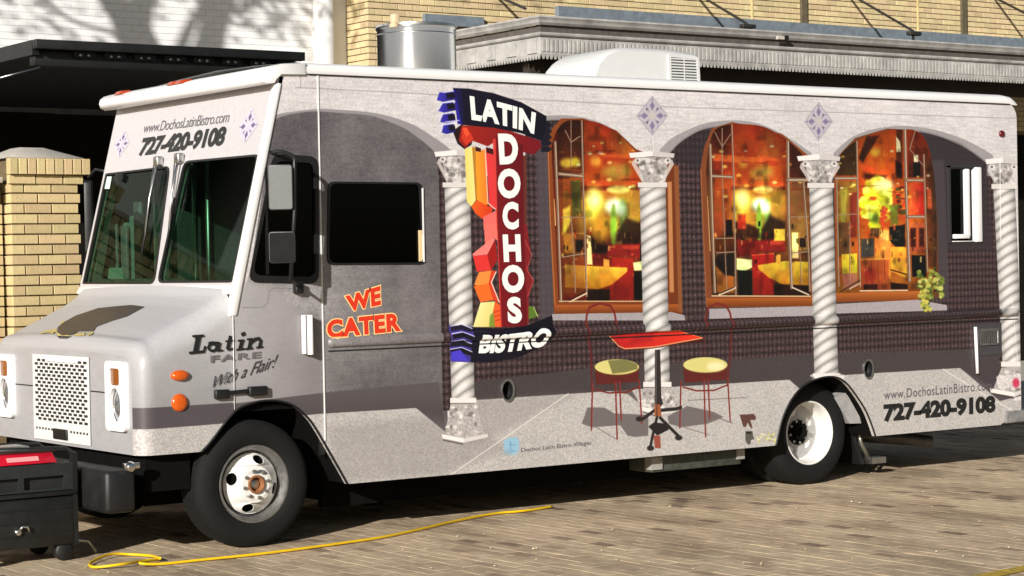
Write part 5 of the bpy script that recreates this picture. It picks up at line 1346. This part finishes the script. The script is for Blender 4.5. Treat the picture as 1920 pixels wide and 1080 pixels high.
# plinth flashing where the canopy meets the wall, dark joints
zf1, zf0 = at(1513, 44, Y=YW-.06)[2], at(1513, 70, Y=YW-.06)[2]
MB().box(at(1040,20,Y=YW)[0], 24, YW-.09, YW-.006, zf0, zf1).build('wall_flashing', blue_flash, yb)
fa, fb = at(795, 46, Y=YW-.04), at(905, 33, Y=YW-.04)
MB().box(fa[0], fb[0], YW-.07, YW-.007, fa[2], fb[2]).build('wall_flashing', blue_flash, yb)
for px in (1506, 1806):
    x = at(px, 20, Y=YW-.02)[0]; MB().box(x-.05, x+.05, YW-.05, YW-.008, zf1+.004, 7).build('joint_strip', mat('joint_strip', (92,82,62), rough=.9, var=.3), yb)
for px in (1411, 1722):
    x = at(px, 20, Y=YW-.02)[0]; MB().box(x-.015, x+.015, YW-.014, YW-.007, zf1+.004, 7).build('vertical_joint', mat('pale_joint', (226,200,140), rough=.9, var=.2), yb)
# --- white painted neighbour
wb = thing('white_building', 'white painted brick wall with tree shadows above the black canopy', 'building', (3, 11.2, 0))
YWW = 10.1
xw1 = cxr
MB().box(-14, xw1, YWW+.014, YWW+1.5, 3.62, 7.5).build('wall', mortar_w, wb)
MB().box(-14, xw1, YWW+.05, YWW+1.5, .02, 3.615).build('shaded_lower_wall', shade_black, wb)  # wall below the black canopy, its shade painted in as near black
bm_w = brick_mesh('white_brick', BL, CH-.003, .05, brick_w, .0015)
def keep_w(c):
    x, y = pix(c); return -20 < x < 590 and -14 < y < (92 if x > 560 else 88 if x > 60 else 112)
FARW = MB()
lay_bricks(wb, bm_w, BL, CH, .003, (1.0, YWW+.006, 0), (1,0,0), xw1-1.0-.25, 3.625, 6, .05, keep_w, prouds=.001, far=FARW)
FARW.build('brickwork', brick_w, wb, kind='stuff')
x0p, x1p = at(585, 60, Y=9.9)[0], at(622, 60, Y=9.9)[0]
dp = MB().tube([((x0p+x1p)/2, 9.86, .02), ((x0p+x1p)/2, 9.86, 7.4)], (x1p-x0p)/2*.98, 20).build('downspout', mat('white_pipe', lin=(.70,.69,.66), rough=.4, var=.06, scale=3), wb)
xq0, xq1 = at(621, 60, Y=10.0)[0], xw1-.004
MB().box(xq0, xq1, 9.985, 10.11, .02, 7.4).build('pilaster', brick_w, wb)
# --- grey metal canopy
YC = 7.0
c0 = at(1010, 28, Y=YC); zt, zb2 = c0[2], at(1005, 110, Y=YC)[2]
gc = thing('metal_canopy', 'grey pressed metal canopy with toothed lower edge on the yellow brick building', 'canopy', (14, 8.2, zt-.5))
X0, X1 = c0[0], 24.
Hh = zt-zb2
def lvl(f): return zt-Hh*f
def ring_part(name, prof, m_):
    """moulding swept round the left corner: prof = list of (outset, z)"""
    b = MB(); k = len(prof); vs = []
    for o_, z in prof: vs.append((X0-o_, YW-.1, z))
    for o_, z in prof: vs.append((X0-o_, YC-o_, z))
    for o_, z in prof: vs.append((X1, YC-o_, z))
    b.add(vs, [(i*k+j, i*k+(j+1)%k, (i+1)*k+(j+1)%k, (i+1)*k+j) for i in range(2) for j in range(k)])
    b.add(vs[:k], [tuple(range(k))]); b.add(vs[-k:], [tuple(range(k))])
    return b.build(name, m_, gc)
ring_part('cornice', [(-.06,lvl(0)),(.0,lvl(0)),(.012,lvl(.04)),(.0,lvl(.07)),(-.01,lvl(.10)),(-.02,lvl(.15)),(-.045,lvl(.2)),(-.06,lvl(.2))], grey_metal)
ring_part('gutter_recess', [(-.2,lvl(.2)-.002),(-.085,lvl(.2)-.002),(-.085,lvl(.36)),(-.2,lvl(.36))], mat('canopy_recess', (84,78,74), rough=.7, var=.3))
ring_part('lower_moulding', [(-.2,lvl(.36)-.002),(-.055,lvl(.36)-.002),(-.045,lvl(.39)),(-.05,lvl(.43)),(-.07,lvl(.46)),(-.2,lvl(.46))], grey_metal)
ring_part('fascia', [(-.2,lvl(.46)-.002),(-.085,lvl(.46)-.002),(-.085,lvl(.86)),(-.2,lvl(.86))], grey_metal)
MB().box(X0+.2, X1-.01, YC+.2, YW-.1, lvl(.5), lvl(.15)).build('soffit', shade_black, gc)
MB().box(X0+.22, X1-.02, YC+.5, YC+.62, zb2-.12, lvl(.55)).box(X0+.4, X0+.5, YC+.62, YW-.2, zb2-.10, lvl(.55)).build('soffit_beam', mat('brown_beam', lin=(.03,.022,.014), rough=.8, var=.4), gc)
rbs = MB(); x = X0+.10
while x < X1-.1:
    rbs.box(x, x+.032, YC+.074, YC+.0845, lvl(.80), lvl(.52)); x += .062
y = YC+.15
while y < YW-.2: rbs.box(X0+.066, X0+.0845, y, y+.18, lvl(.83), lvl(.5)); y += .40
rbs.build('fascia_rib', grey_metal, gc, kind='stuff')
th = MB()
def tooth(a, ax):
    P = []
    for (u, z) in ((-.026, lvl(.86)-.002), (.026, lvl(.86)-.002), (.008, zb2+.012), (-.008, zb2+.012)):
        P.append((u, z))
    for d in (0, .012):
        pass
    if ax == 'x': vs = [(a+u, YC+.08+d, z) for d in (0,.012) for u, z in P]
    else: vs = [(X0+.08+d, a+u, z) for d in (0,.012) for u, z in P]
    th.add(vs, [(0,1,2,3),(7,6,5,4),(0,4,5,1),(1,5,6,2),(2,6,7,3),(3,7,4,0)])
x = X0+.12
while x < X1-.05: tooth(x, 'x'); x += .055
y = YC+.12
while y < YW-.15: tooth(y, 'y'); y += .055
th.build('trim_tooth', grey_metal, gc, kind='stuff')
jb = at(1470, 71, Y=YC-.05); MB().box(jb[0]-.10, jb[0]+.0, YC-.06, YC-.015, jb[2]-.02, jb[2]+.02).build('junction_box', concrete, gc)
MB().box(jb[0]+.005, jb[0]+.07, YC-.06, YC-.015, jb[2]-.02, jb[2]+.03).build('lamp_hood', black_plastic, gc)
rodm = mat('tie_rod', lin=(.02,.019,.018), rough=.6)
for (bx, by), (tx, ty) in (((1400,44),(1300,-16)), ((1712,58),(1585,-16)), ((2010,70),(1862,-6)), ((985,16),(930,-8))):
    b0 = at(bx, by, Y=YC+.45 if bx > 1000 else YC+1.0); t0 = at(tx, ty, Y=YW-.01)
    MB().tube(([b0-np.array((0,0,.12))] if bx > 1000 else [])+[b0, t0], .018, 8).build('tie_rod', rodm, gc)
    if bx > 1000: MB().box(b0[0]-.09, b0[0]+.12, b0[1]-.04, b0[1]+.04, b0[2]-.06, b0[2]-.01).build('rod_anchor', rodm, gc, bevel=.008)
# --- black canopy on the left
YB = 4.2
l0, r0 = at(68, 80, Y=YB), at(572, 91, Y=YB)
bc = thing('black_canopy', 'black steel canopy with a beam and bolts over the dark entrance at left', 'canopy', (1.5, 6.5, l0[2]))
zt = (l0[2]+r0[2])/2
XL, XRR = l0[0], r0[0]
MB().box(XL, XRR, YB, YB+.08, zt-.075, zt).build('front_fascia', black_metal, bc, bevel=.004)
MB().box(XL+.03, XRR-.02, YB+.12, YB+.22, zt-.20, zt-.078).build('front_beam', black_metal, bc, bevel=.004)
MB().box(XL+.02, XRR-.01, YB+.09, 10.0, zt-.07, zt-.02).build('roof_deck', black_metal, bc)
MB().box(XRR-.012, cxr-.06, 7.2, 10.0, zt-.07, zt-.03).build('rear_deck', black_metal, bc)
MB().box(XL, XL+.06, YB+.085, 10.0, zt-.12, zt).build('side_fascia', black_metal, bc)
for k in range(8):
    x = XL+.42+k*.27
    for dx in (0, .07): MB().lathe([(.0,-.022),(.012,-.022),(.016,-.01),(.016,.0)], (x+dx, YB+.10, zt-.105), 'Y', 8).build('bolt', alu, bc)
    MB().box(x-.06, x+.13, YB+.085, YB+.115, zt-.125, zt-.08).build('bolt_plate', black_metal, bc)
MB().tube([at(0,146,Y=YB-.02), at(75,126,Y=YB-.02)], .008, 6).build('cable', alu, bc)
for x in (XRR-.15,): MB().box(x, x+.10, YB+.13, YB+.23, .15, zt-.205).build('post', black_metal, bc)
# --- brick pier with a wing wall
XP0, XP1, YP = -.32, .225, 3.08
pr_ = thing('brick_pier', 'yellow brick pier with a stone cap beside the windscreen', 'pier', (-.05, 3.4, 0))
MB().box(XP0+.012, XP1-.012, YP+.012, YP+.55, .14, 2.60).build('core', mortar, pr_)
bm_p = brick_mesh('pier_brick', BL, CH-.011, .05, brick_p)
lay_bricks(pr_, bm_p, BL, CH, .011, (XP0, YP, 0), (1,0,0), XP1-XP0, .9, 2.40, .05)
lay_bricks(pr_, bm_p, BL, CH, .011, (XP0, YP+.55, 0), (0,-1,0), .55, .9, 2.40, .05, None, 1)
lay_bricks(pr_, bm_p, BL, CH, .011, (XP0-.02, YP-.02, 0), (1,0,0), XP1-XP0+.04, 2.412, 2.47, .05)
bm_s = brick_mesh('soldier_brick', .062, .118, .07, brick_p)
k = 0; x = XP0-.03
while x < XP1+.03:
    inst(bm_s, 'soldier_brick', (x+.034, YP-.03+random.uniform(-.003,.003), 2.546), pr_, rot=(0,0,random.uniform(-.01,.01))); x += .0715
MB().hexa([(XP0-.035,YP-.04,2.608),(XP1+.035,YP-.04,2.608),(XP1+.035,YP+.6,2.608),(XP0-.035,YP+.6,2.608),(XP0+.16,YP+.2,2.70),(XP1-.2,YP+.2,2.70),(XP1-.2,YP+.4,2.70),(XP0+.16,YP+.4,2.70)]).build('cap_stone', concrete, pr_, bevel=.01)
ww = thing('brick_wing_wall', 'low yellow brick wall running left from the pier', 'wall', (-1.6, 3.5, 0))
MB().box(-2.8, XP0-.03, YP+.112, YP+.45, .14, 2.36).build('core', mortar, ww)
lay_bricks(ww, bm_p, BL, CH, .011, (-1.6, YP+.1, 0), (1,0,0), 1.6+XP0-.03, .9, 2.28, .05)
x = -1.6
while x < XP0-.08:
    inst(bm_s, 'soldier_brick', (x+.034, YP+.07+random.uniform(-.003,.003), 2.36), ww); x += .0715
MB().box(-2.8, XP0-.04, YP+.04, YP+.47, 2.425, 2.47).build('coping', concrete, ww, bevel=.006)

# ---------------------------------------------------------------- ground
def structure(o): o['kind'] = 'structure'; return o
gmat = mat('distant_ground', (120,104,84), rough=.95, var=.2, scale=.6)
structure(MB().add([(-300,-300,-.03),(300,-300,-.03),(300,300,-.03),(-300,300,-.03)], [(0,1,2,3)]).build('ground', gmat))
def street_material(name, base, island, bump=.5):
    M = bpy.data.materials.new(name); M.use_nodes = True; N = M.node_tree.nodes; L = M.node_tree.links; b = N['Principled BSDF']
    geo = N.new('ShaderNodeNewGeometry'); tcn = N.new('ShaderNodeTexCoord')
    oi = N.new('ShaderNodeObjectInfo')
    ad = N.new('ShaderNodeMath'); ad.operation = 'ADD'; L.new(geo.outputs['Random Per Island'], ad.inputs[0]); L.new(oi.outputs['Random'], ad.inputs[1])
    fr = N.new('ShaderNodeMath'); fr.operation = 'FRACT'; L.new(ad.outputs[0], fr.inputs[0])
    rp = N.new('ShaderNodeValToRGB'); cr = rp.color_ramp
    cols = [(0,(198,174,136)),(.2,(203,179,140)),(.45,(196,171,134)),(.6,(201,175,137)),(.74,(193,167,131)),(.88,(196,168,133)),(.95,(170,144,114)),(1,(138,114,91))]
    cr.elements[0].position = 0; cr.elements[0].color = (*s2l(cols[0][1]), 1); cr.elements[1].position = 1; cr.elements[1].color = (*s2l(cols[-1][1]), 1)
    for p_, c_ in cols[1:-1]: e = cr.elements.new(p_); e.color = (*s2l(c_), 1)
    if island: L.new(fr.outputs[0], rp.inputs[0]); src = rp.outputs[0]
    else:
        rgb = N.new('ShaderNodeRGB'); rgb.outputs[0].default_value = (*s2l(base), 1); src = rgb.outputs[0]
    # worn dirt and painted dapple shade of trees : broad patches + streaks along the courses (world position)
    mp = N.new('ShaderNodeMapping'); mp.inputs['Scale'].default_value = (1.5, .55, 1); L.new(geo.outputs['Position'], mp.inputs[0])
    n1 = N.new('ShaderNodeTexNoise'); n1.inputs['Scale'].default_value = 1.15; n1.inputs['Detail'].default_value = 9; n1.inputs['Roughness'].default_value = .68; L.new(mp.outputs[0], n1.inputs['Vector'])
    r1 = N.new('ShaderNodeValToRGB'); r1.color_ramp.elements[0].position = .36; r1.color_ramp.elements[1].position = .56
    r1.color_ramp.elements[0].color = (.46,.42,.40,1); r1.color_ramp.elements[1].color = (1,1,1,1); L.new(n1.outputs[0], r1.inputs[0])
    m1 = N.new('ShaderNodeMix'); m1.data_type = 'RGBA'; m1.blend_type = 'MULTIPLY'; m1.inputs[0].default_value = .85; L.new(src, m1.inputs[6]); L.new(r1.outputs[0], m1.inputs[7])
    mp2 = N.new('ShaderNodeMapping'); mp2.inputs['Scale'].default_value = (15, 13, 10); L.new(geo.outputs['Position'], mp2.inputs[0])
    n2 = N.new('ShaderNodeTexNoise'); n2.inputs['Scale'].default_value = 1; n2.inputs['Detail'].default_value = 6; n2.inputs['Roughness'].default_value = .7; L.new(mp2.outputs[0], n2.inputs['Vector'])
    r2 = N.new('ShaderNodeMapRange'); r2.inputs[1].default_value = .3; r2.inputs[2].default_value = .7; r2.inputs[3].default_value = .82; r2.inputs[4].default_value = 1.16; L.new(n2.outputs[0], r2.inputs[0])
    hs = N.new('ShaderNodeHueSaturation'); hs.inputs['Saturation'].default_value = .86; L.new(m1.outputs[2], hs.inputs['Color']); L.new(r2.outputs[0], hs.inputs['Value']); L.new(hs.outputs[0], b.inputs['Base Color'])
    b.inputs['Roughness'].default_value = .85; b.inputs['Specular IOR Level'].default_value = .25
    bp = N.new('ShaderNodeBump'); bp.inputs['Strength'].default_value = bump; bp.inputs['Distance'].default_value = .012; L.new(n2.outputs[0], bp.inputs['Height']); L.new(bp.outputs[0], b.inputs['Normal'])
    return M
bed_m = street_material('sand_bed', (146,122,93), False, .5); pave_m = street_material('street_brick', (150,124,94), True, .4)
street = structure(MB().add([(-60,-14,-.0015),(60,-14,-.0015),(60,2.95,-.0015),(-60,2.95,-.0015)], [(0,1,2,3)]).build('street', bed_m))
ROOT[street.name] = Vector((0,0,0))
def one_brick(b, cx, cy, zt_, tilt):
    w, l = .0490, .0992; h = zt_; e = .0020
    tx, ty = tilt
    zf = lambda x, y: h+tx*x+ty*y
    top = [(-w+e,-l+e),(w-e,-l+e),(w-e,l-e),(-w+e,l-e)]; low = [(-w,-l),(w,-l),(w,l),(-w,l)]
    vs = [(cx+x, cy+y, zf(x, y)) for x, y in top]+[(cx+x, cy+y, zf(x, y)-.0008) for x, y in low]+[(cx+x, cy+y, -.02) for x, y in low]
    b.add(vs, [(0,1,2,3)]+[(4+i, 4+(i+1)%4, (i+1)%4, i) for i in range(4)]+[(8+i, 8+(i+1)%4, 4+(i+1)%4, 4+i) for i in range(4)])
def tilt_(): k = 1 if random.random() > .10 else 3.5; return (random.gauss(0,.0014)*k, random.gauss(0,.0014)*k)
spots = []
ix = 0
x = -6.
while x < 14:
    y = -9+(.10 if ix % 2 else 0)
    while y < 2.8:
        spots.append((x, y)); y += .2035
    x += .1025; ix += 1
vis_s, rest = [], []
for (x, y) in spots:
    u, v = pix((x, y, 0))
    if 15 < u < 1905 and 860 < v < 1078 and y < (.25 if x > -.3 else -.15): vis_s.append(((x-CAM[0])**2+(y-CAM[1])**2, x, y))
    else: rest.append((x, y))
vis_s.sort(); near = vis_s[:300]; rest += [(a[1], a[2]) for a in vis_s[300:]]
protos = []
for k in range(6):
    b = MB(); one_brick(b, 0, 0, random.uniform(-.001,.002), tilt_()); o = b.build('brick', pave_m); protos.append(o.data); bpy.data.objects.remove(o)
for i, (_, x, y) in enumerate(near):
    inst(protos[i % 6], 'brick', (x+random.uniform(-.003,.003), y+random.uniform(-.003,.003), random.uniform(-.0004,.0004)), street, rot=(0,0,random.uniform(-.02,.02)))
b = MB()
for x, y in rest: one_brick(b, x+random.uniform(-.003,.003), y+random.uniform(-.003,.003), random.gauss(0,.0004), tilt_())
me = bpy.data.meshes.new('brick_paving'); me.from_pydata(b.v, [], b.f); me.materials.append(pave_m)
o = bpy.data.objects.new('brick_paving', me); COL.objects.link(o); o.parent = street; o['kind'] = 'stuff'
# kerb and pavement behind the truck
structure(MB().box(-60, 60, 2.95, 3.07, -.03, .13).build('kerb', concrete, None, bevel=.012))
structure(MB().box(-60, 60, 3.072, 12, -.03, .125).build('pavement', concrete))
# yellow painted line, front right
structure(MB().add([(1.6,-4.0,.006),(4.2,-3.672,.006),(4.2,-3.552,.006),(1.6,-3.880,.006)], [(0,1,2,3)]).build('yellow_line', mat('worn_yellow_paint', (206,172,40), rough=.8, var=.25, scale=20, bump=.4, col2=(150,124,60))))
# ---------------------------------------------------------------- litter
lf = MB()
for k in range(220):
    u, v = random.uniform(10, 1915), random.uniform(840, 1079)
    q = at(u, v, Z=0)
    if q[1] > .45 or q[1] < -6: continue
    s = random.uniform(.004, .013); a = random.uniform(0, 6.28); c, si = math.cos(a), math.sin(a); z = .008
    P = [(-1,-.4,0),(0,-.6,.5),(1,-.2,.1),(.7,.5,.7),(-.6,.5,.3)]
    lf.add([(q[0]+s*(x*c-y*si), q[1]+s*(x*si+y*c), z+s*zz) for x, y, zz in P], [(0,1,2,3,4)])
o = lf.build('leaf_litter', mat('dry_leaf', (214,196,158), rough=.7, var=.4, scale=3)); o['kind'] = 'stuff'; o['label'] = 'dry leaf fragments scattered over the brick street'; o['category'] = 'leaf litter'
# ---------------------------------------------------------------- extension cord
pts = [(300,1051),(285,1043),(245,1040),(205,1044),(170,1056),(178,1064),(230,1062),(270,1052),(300,1049),(262,1060),(300,1058),(380,1050),(470,1041),(560,1030),(640,1019),(720,1007),(800,990),(860,976),(930,963),(985,958),(1035,950)]
P = []
for i, p in enumerate(pts):
    q = at(*p, Z=.012); P.append(Vector(q)+Vector((0,0,.002+.012*((i*7) % 3 == 0)*(i < 10))))
cord = MB().tube(smooth_line(P, 8), .0085, 8).build('extension_cord', mat('yellow_cord', (232,190,20), rough=.45, var=.08, scale=20))
cord['label'] = 'yellow extension cord looped beside the front tyre and trailing along the street'; cord['category'] = 'extension cord'
# ---------------------------------------------------------------- generator
gx0, gx1, gy0, gy1 = -1.72, -1.08, .30, .78
gen = thing('portable_generator', 'black portable generator with a red top in front of the bumper', 'generator', (-1.4, .54, 0))
gb = mat('generator_black', lin=(.009,.0095,.0095), rough=.42, var=.3, scale=8)
gbd = mat('generator_dark', lin=(.009,.009,.009), rough=.7, var=.2)
MB().box(gx0, gx1, gy0, gy1, .10, .40).build('body', gb, gen, bevel=.018)
rg = MB()
for k in range(3): rg.box(gx0+.02, gx1-.02, gy0-.006, gy0+.001, .17+k*.08, .178+k*.08)
rg.build('body_rib', gb, gen)
MB().box(gx0-.012, gx1+.012, gy0-.012, gy1+.012, .405, .43).build('rim_band', gb, gen, bevel=.006)
MB().plate([[(gx0+.01,.435),(gx1-.0,.435),(gx1-.005,.60),(gx0+.015,.60)], rounded(gx0+.07, gx0+.29, .45, .525, .012), rounded(gx0+.32, gx1-.06, .45, .525, .012)], lambda u, v, d: (u, gy0+.01+d, v), 0, .03).build('control_panel', mat('generator_grey', lin=(.016,.019,.019), rough=.5, var=.2), gen)
MB().box(gx0+.01, gx1-.005, gy0+.045, gy1-.01, .432, .60).build('engine_housing', gbd, gen)
MB().box(gx1-.01, gx1+.02, gy0, gy0+.05, .10, .66).tube([(gx1+.01,gy0+.02,.43),(gx1+.015,gy0+.02,.64),(gx1-.04,gy0+.03,.685),(gx0,gy0+.03,.70)], .016, 8).build('frame', gb, gen)
MB().tube([(gx1+.01,gy1-.02,.43),(gx1+.015,gy1-.02,.64),(gx1-.04,gy1-.03,.685),(gx0,gy1-.03,.70)], .016, 8).build('frame_tube', gb, gen)
rt = MB().hexa([(gx0,gy0+.0,.605),(gx1-.10,gy0+.0,.605),(gx1-.10,gy1-.03,.605),(gx0,gy1-.03,.605),(gx0,gy0+.05,.675),(gx1-.12,gy0+.05,.675),(gx1-.12,gy1-.06,.675),(gx0,gy1-.06,.675)]).build('red_top', mat('generator_red', (186,16,40), rough=.35, var=.06), gen, bevel=.012)
MB().hexa([(gx0+.22,gy0+.010,.625),(gx1-.22,gy0+.010,.625),(gx1-.22,gy0+.018,.625),(gx0+.22,gy0+.018,.625),(gx0+.22,gy0+.026,.65),(gx1-.22,gy0+.026,.65),(gx1-.22,gy0+.034,.65),(gx0+.22,gy0+.034,.65)]).build('name_strip', mat('faded_pink_strip', (226,150,150), rough=.5), rt)
MB().box(gx0+.1, gx1-.2, gy0+.2, gy0+.4, .677, .70).build('fuel_cap', alu, gen, bevel=.008)
MB().tube([(-1.45,gy0-.02,.215),(-1.43,gy0-.03,.24),(-1.40,gy0-.03,.235),(-1.385,gy0-.02,.205)], .008, 8).lathe([(.0,-.012),(.018,-.012),(.022,.0),(.022,.01)], (-1.45, gy0-.008, .205), 'Y', 12).build('latch', chrome, gen)
for yy in (gy0+.05, gy1-.05):
    for xx in (gx0+.1, gx1-.06): MB().lathe([(.0,-.03),(.05,-.03),(.06,-.02),(.06,.02),(.05,.03),(.0,.03)], (xx, yy, .06), 'Y', 20).build('wheel', black_rubber, gen)
MB().tube([(gx1+.02,gy0+.04,.12),(gx1+.12,gy0+.1,.10),(gx1+.2,gy0+.16,.02)], .012, 6).build('stand_leg', alu, gen)
# ---------------------------------------------------------------- street trees across the road (their shadows fall on the white wall)
bark = mat('bark', lin=(.06,.05,.04), rough=.9, var=.3, scale=6)
leafm = mat('oak_leaf', lin=(.05,.075,.025), rough=.6, var=.3, scale=2)
HD = 8.
def sh(px, py, D=HD): return Vector(at(px, py, Y=YWW))-LD*(D/math.cos(SUN_EL))
tr = thing('oak_tree', 'tall bare limbed oak tree on the pavement left of the black canopy', 'tree', tuple((sh(300, 200)*Vector((1,1,0)))))
base = sh(300, 300); base.z = 0
tk = MB(); fork = sh(285, 150)
tk.tube(smooth_line([base, base.lerp(Vector((fork.x,fork.y,fork.z)), .5)+Vector((.2,0,0)), fork], 6), [.42-.2*i/12 for i in range(13)], 12)
tk.build('trunk', bark, tr)
def limb(pp, r0, r1):
    q = smooth_line([sh(*p) for p in pp], 5); MB().tube(q, [r0+(r1-r0)*i/(len(q)-1) for i in range(len(q))], 9).build('limb', bark, tr)
limb([(285,150),(272,105),(262,80),(248,50),(230,25),(205,-8),(170,-60),(140,-160)], .19, .09)
limb([(260,75),(258,40),(266,5),(280,-60),(270,-160)], .12, .06)
limb([(290,150),(350,130),(388,100),(398,60),(408,25),(418,-10),(440,-80),(430,-180)], .13, .07)
limb([(330,110),(345,75),(358,45),(375,15),(395,-40)], .05, .025)
limb([(398,60),(425,35),(438,0),(450,-50)], .035, .02)
limb([(250,55),(215,60),(140,40),(95,8),(70,-40)], .03, .015)
limb([(408,25),(470,10),(540,-30)], .03, .015)
lv = MB(); R_ = random.Random(3)
cl = [(R_.uniform(20,120), R_.uniform(-20,80), 24) for _ in range(3)]+[(R_.uniform(430,580), R_.uniform(-60,70), 26) for _ in range(12)]+[(R_.uniform(60,600), R_.uniform(-300,-50), 40) for _ in range(40)]+[(R_.uniform(640,1000), R_.uniform(-60,12), 26) for _ in range(14)]
for (cx, cy, r) in cl:
    for _ in range(34):
        p = sh(cx+R_.gauss(0, r*.5), cy+R_.gauss(0, r*.35))+Vector((R_.gauss(0,.5), R_.gauss(0,.5), 0))*.8
        a = Vector((R_.uniform(-1,1), R_.uniform(-1,1), R_.uniform(-1,1))).normalized()*R_.uniform(.04,.08); c = a.cross(Vector((R_.uniform(-1,1), R_.uniform(-1,1), R_.uniform(-1,1)))).normalized()*R_.uniform(.025,.045)
        lv.add([p-a, p+c, p+a, p-c], [(0,1,2,3)])
lv.build('crown', leafm, tr)
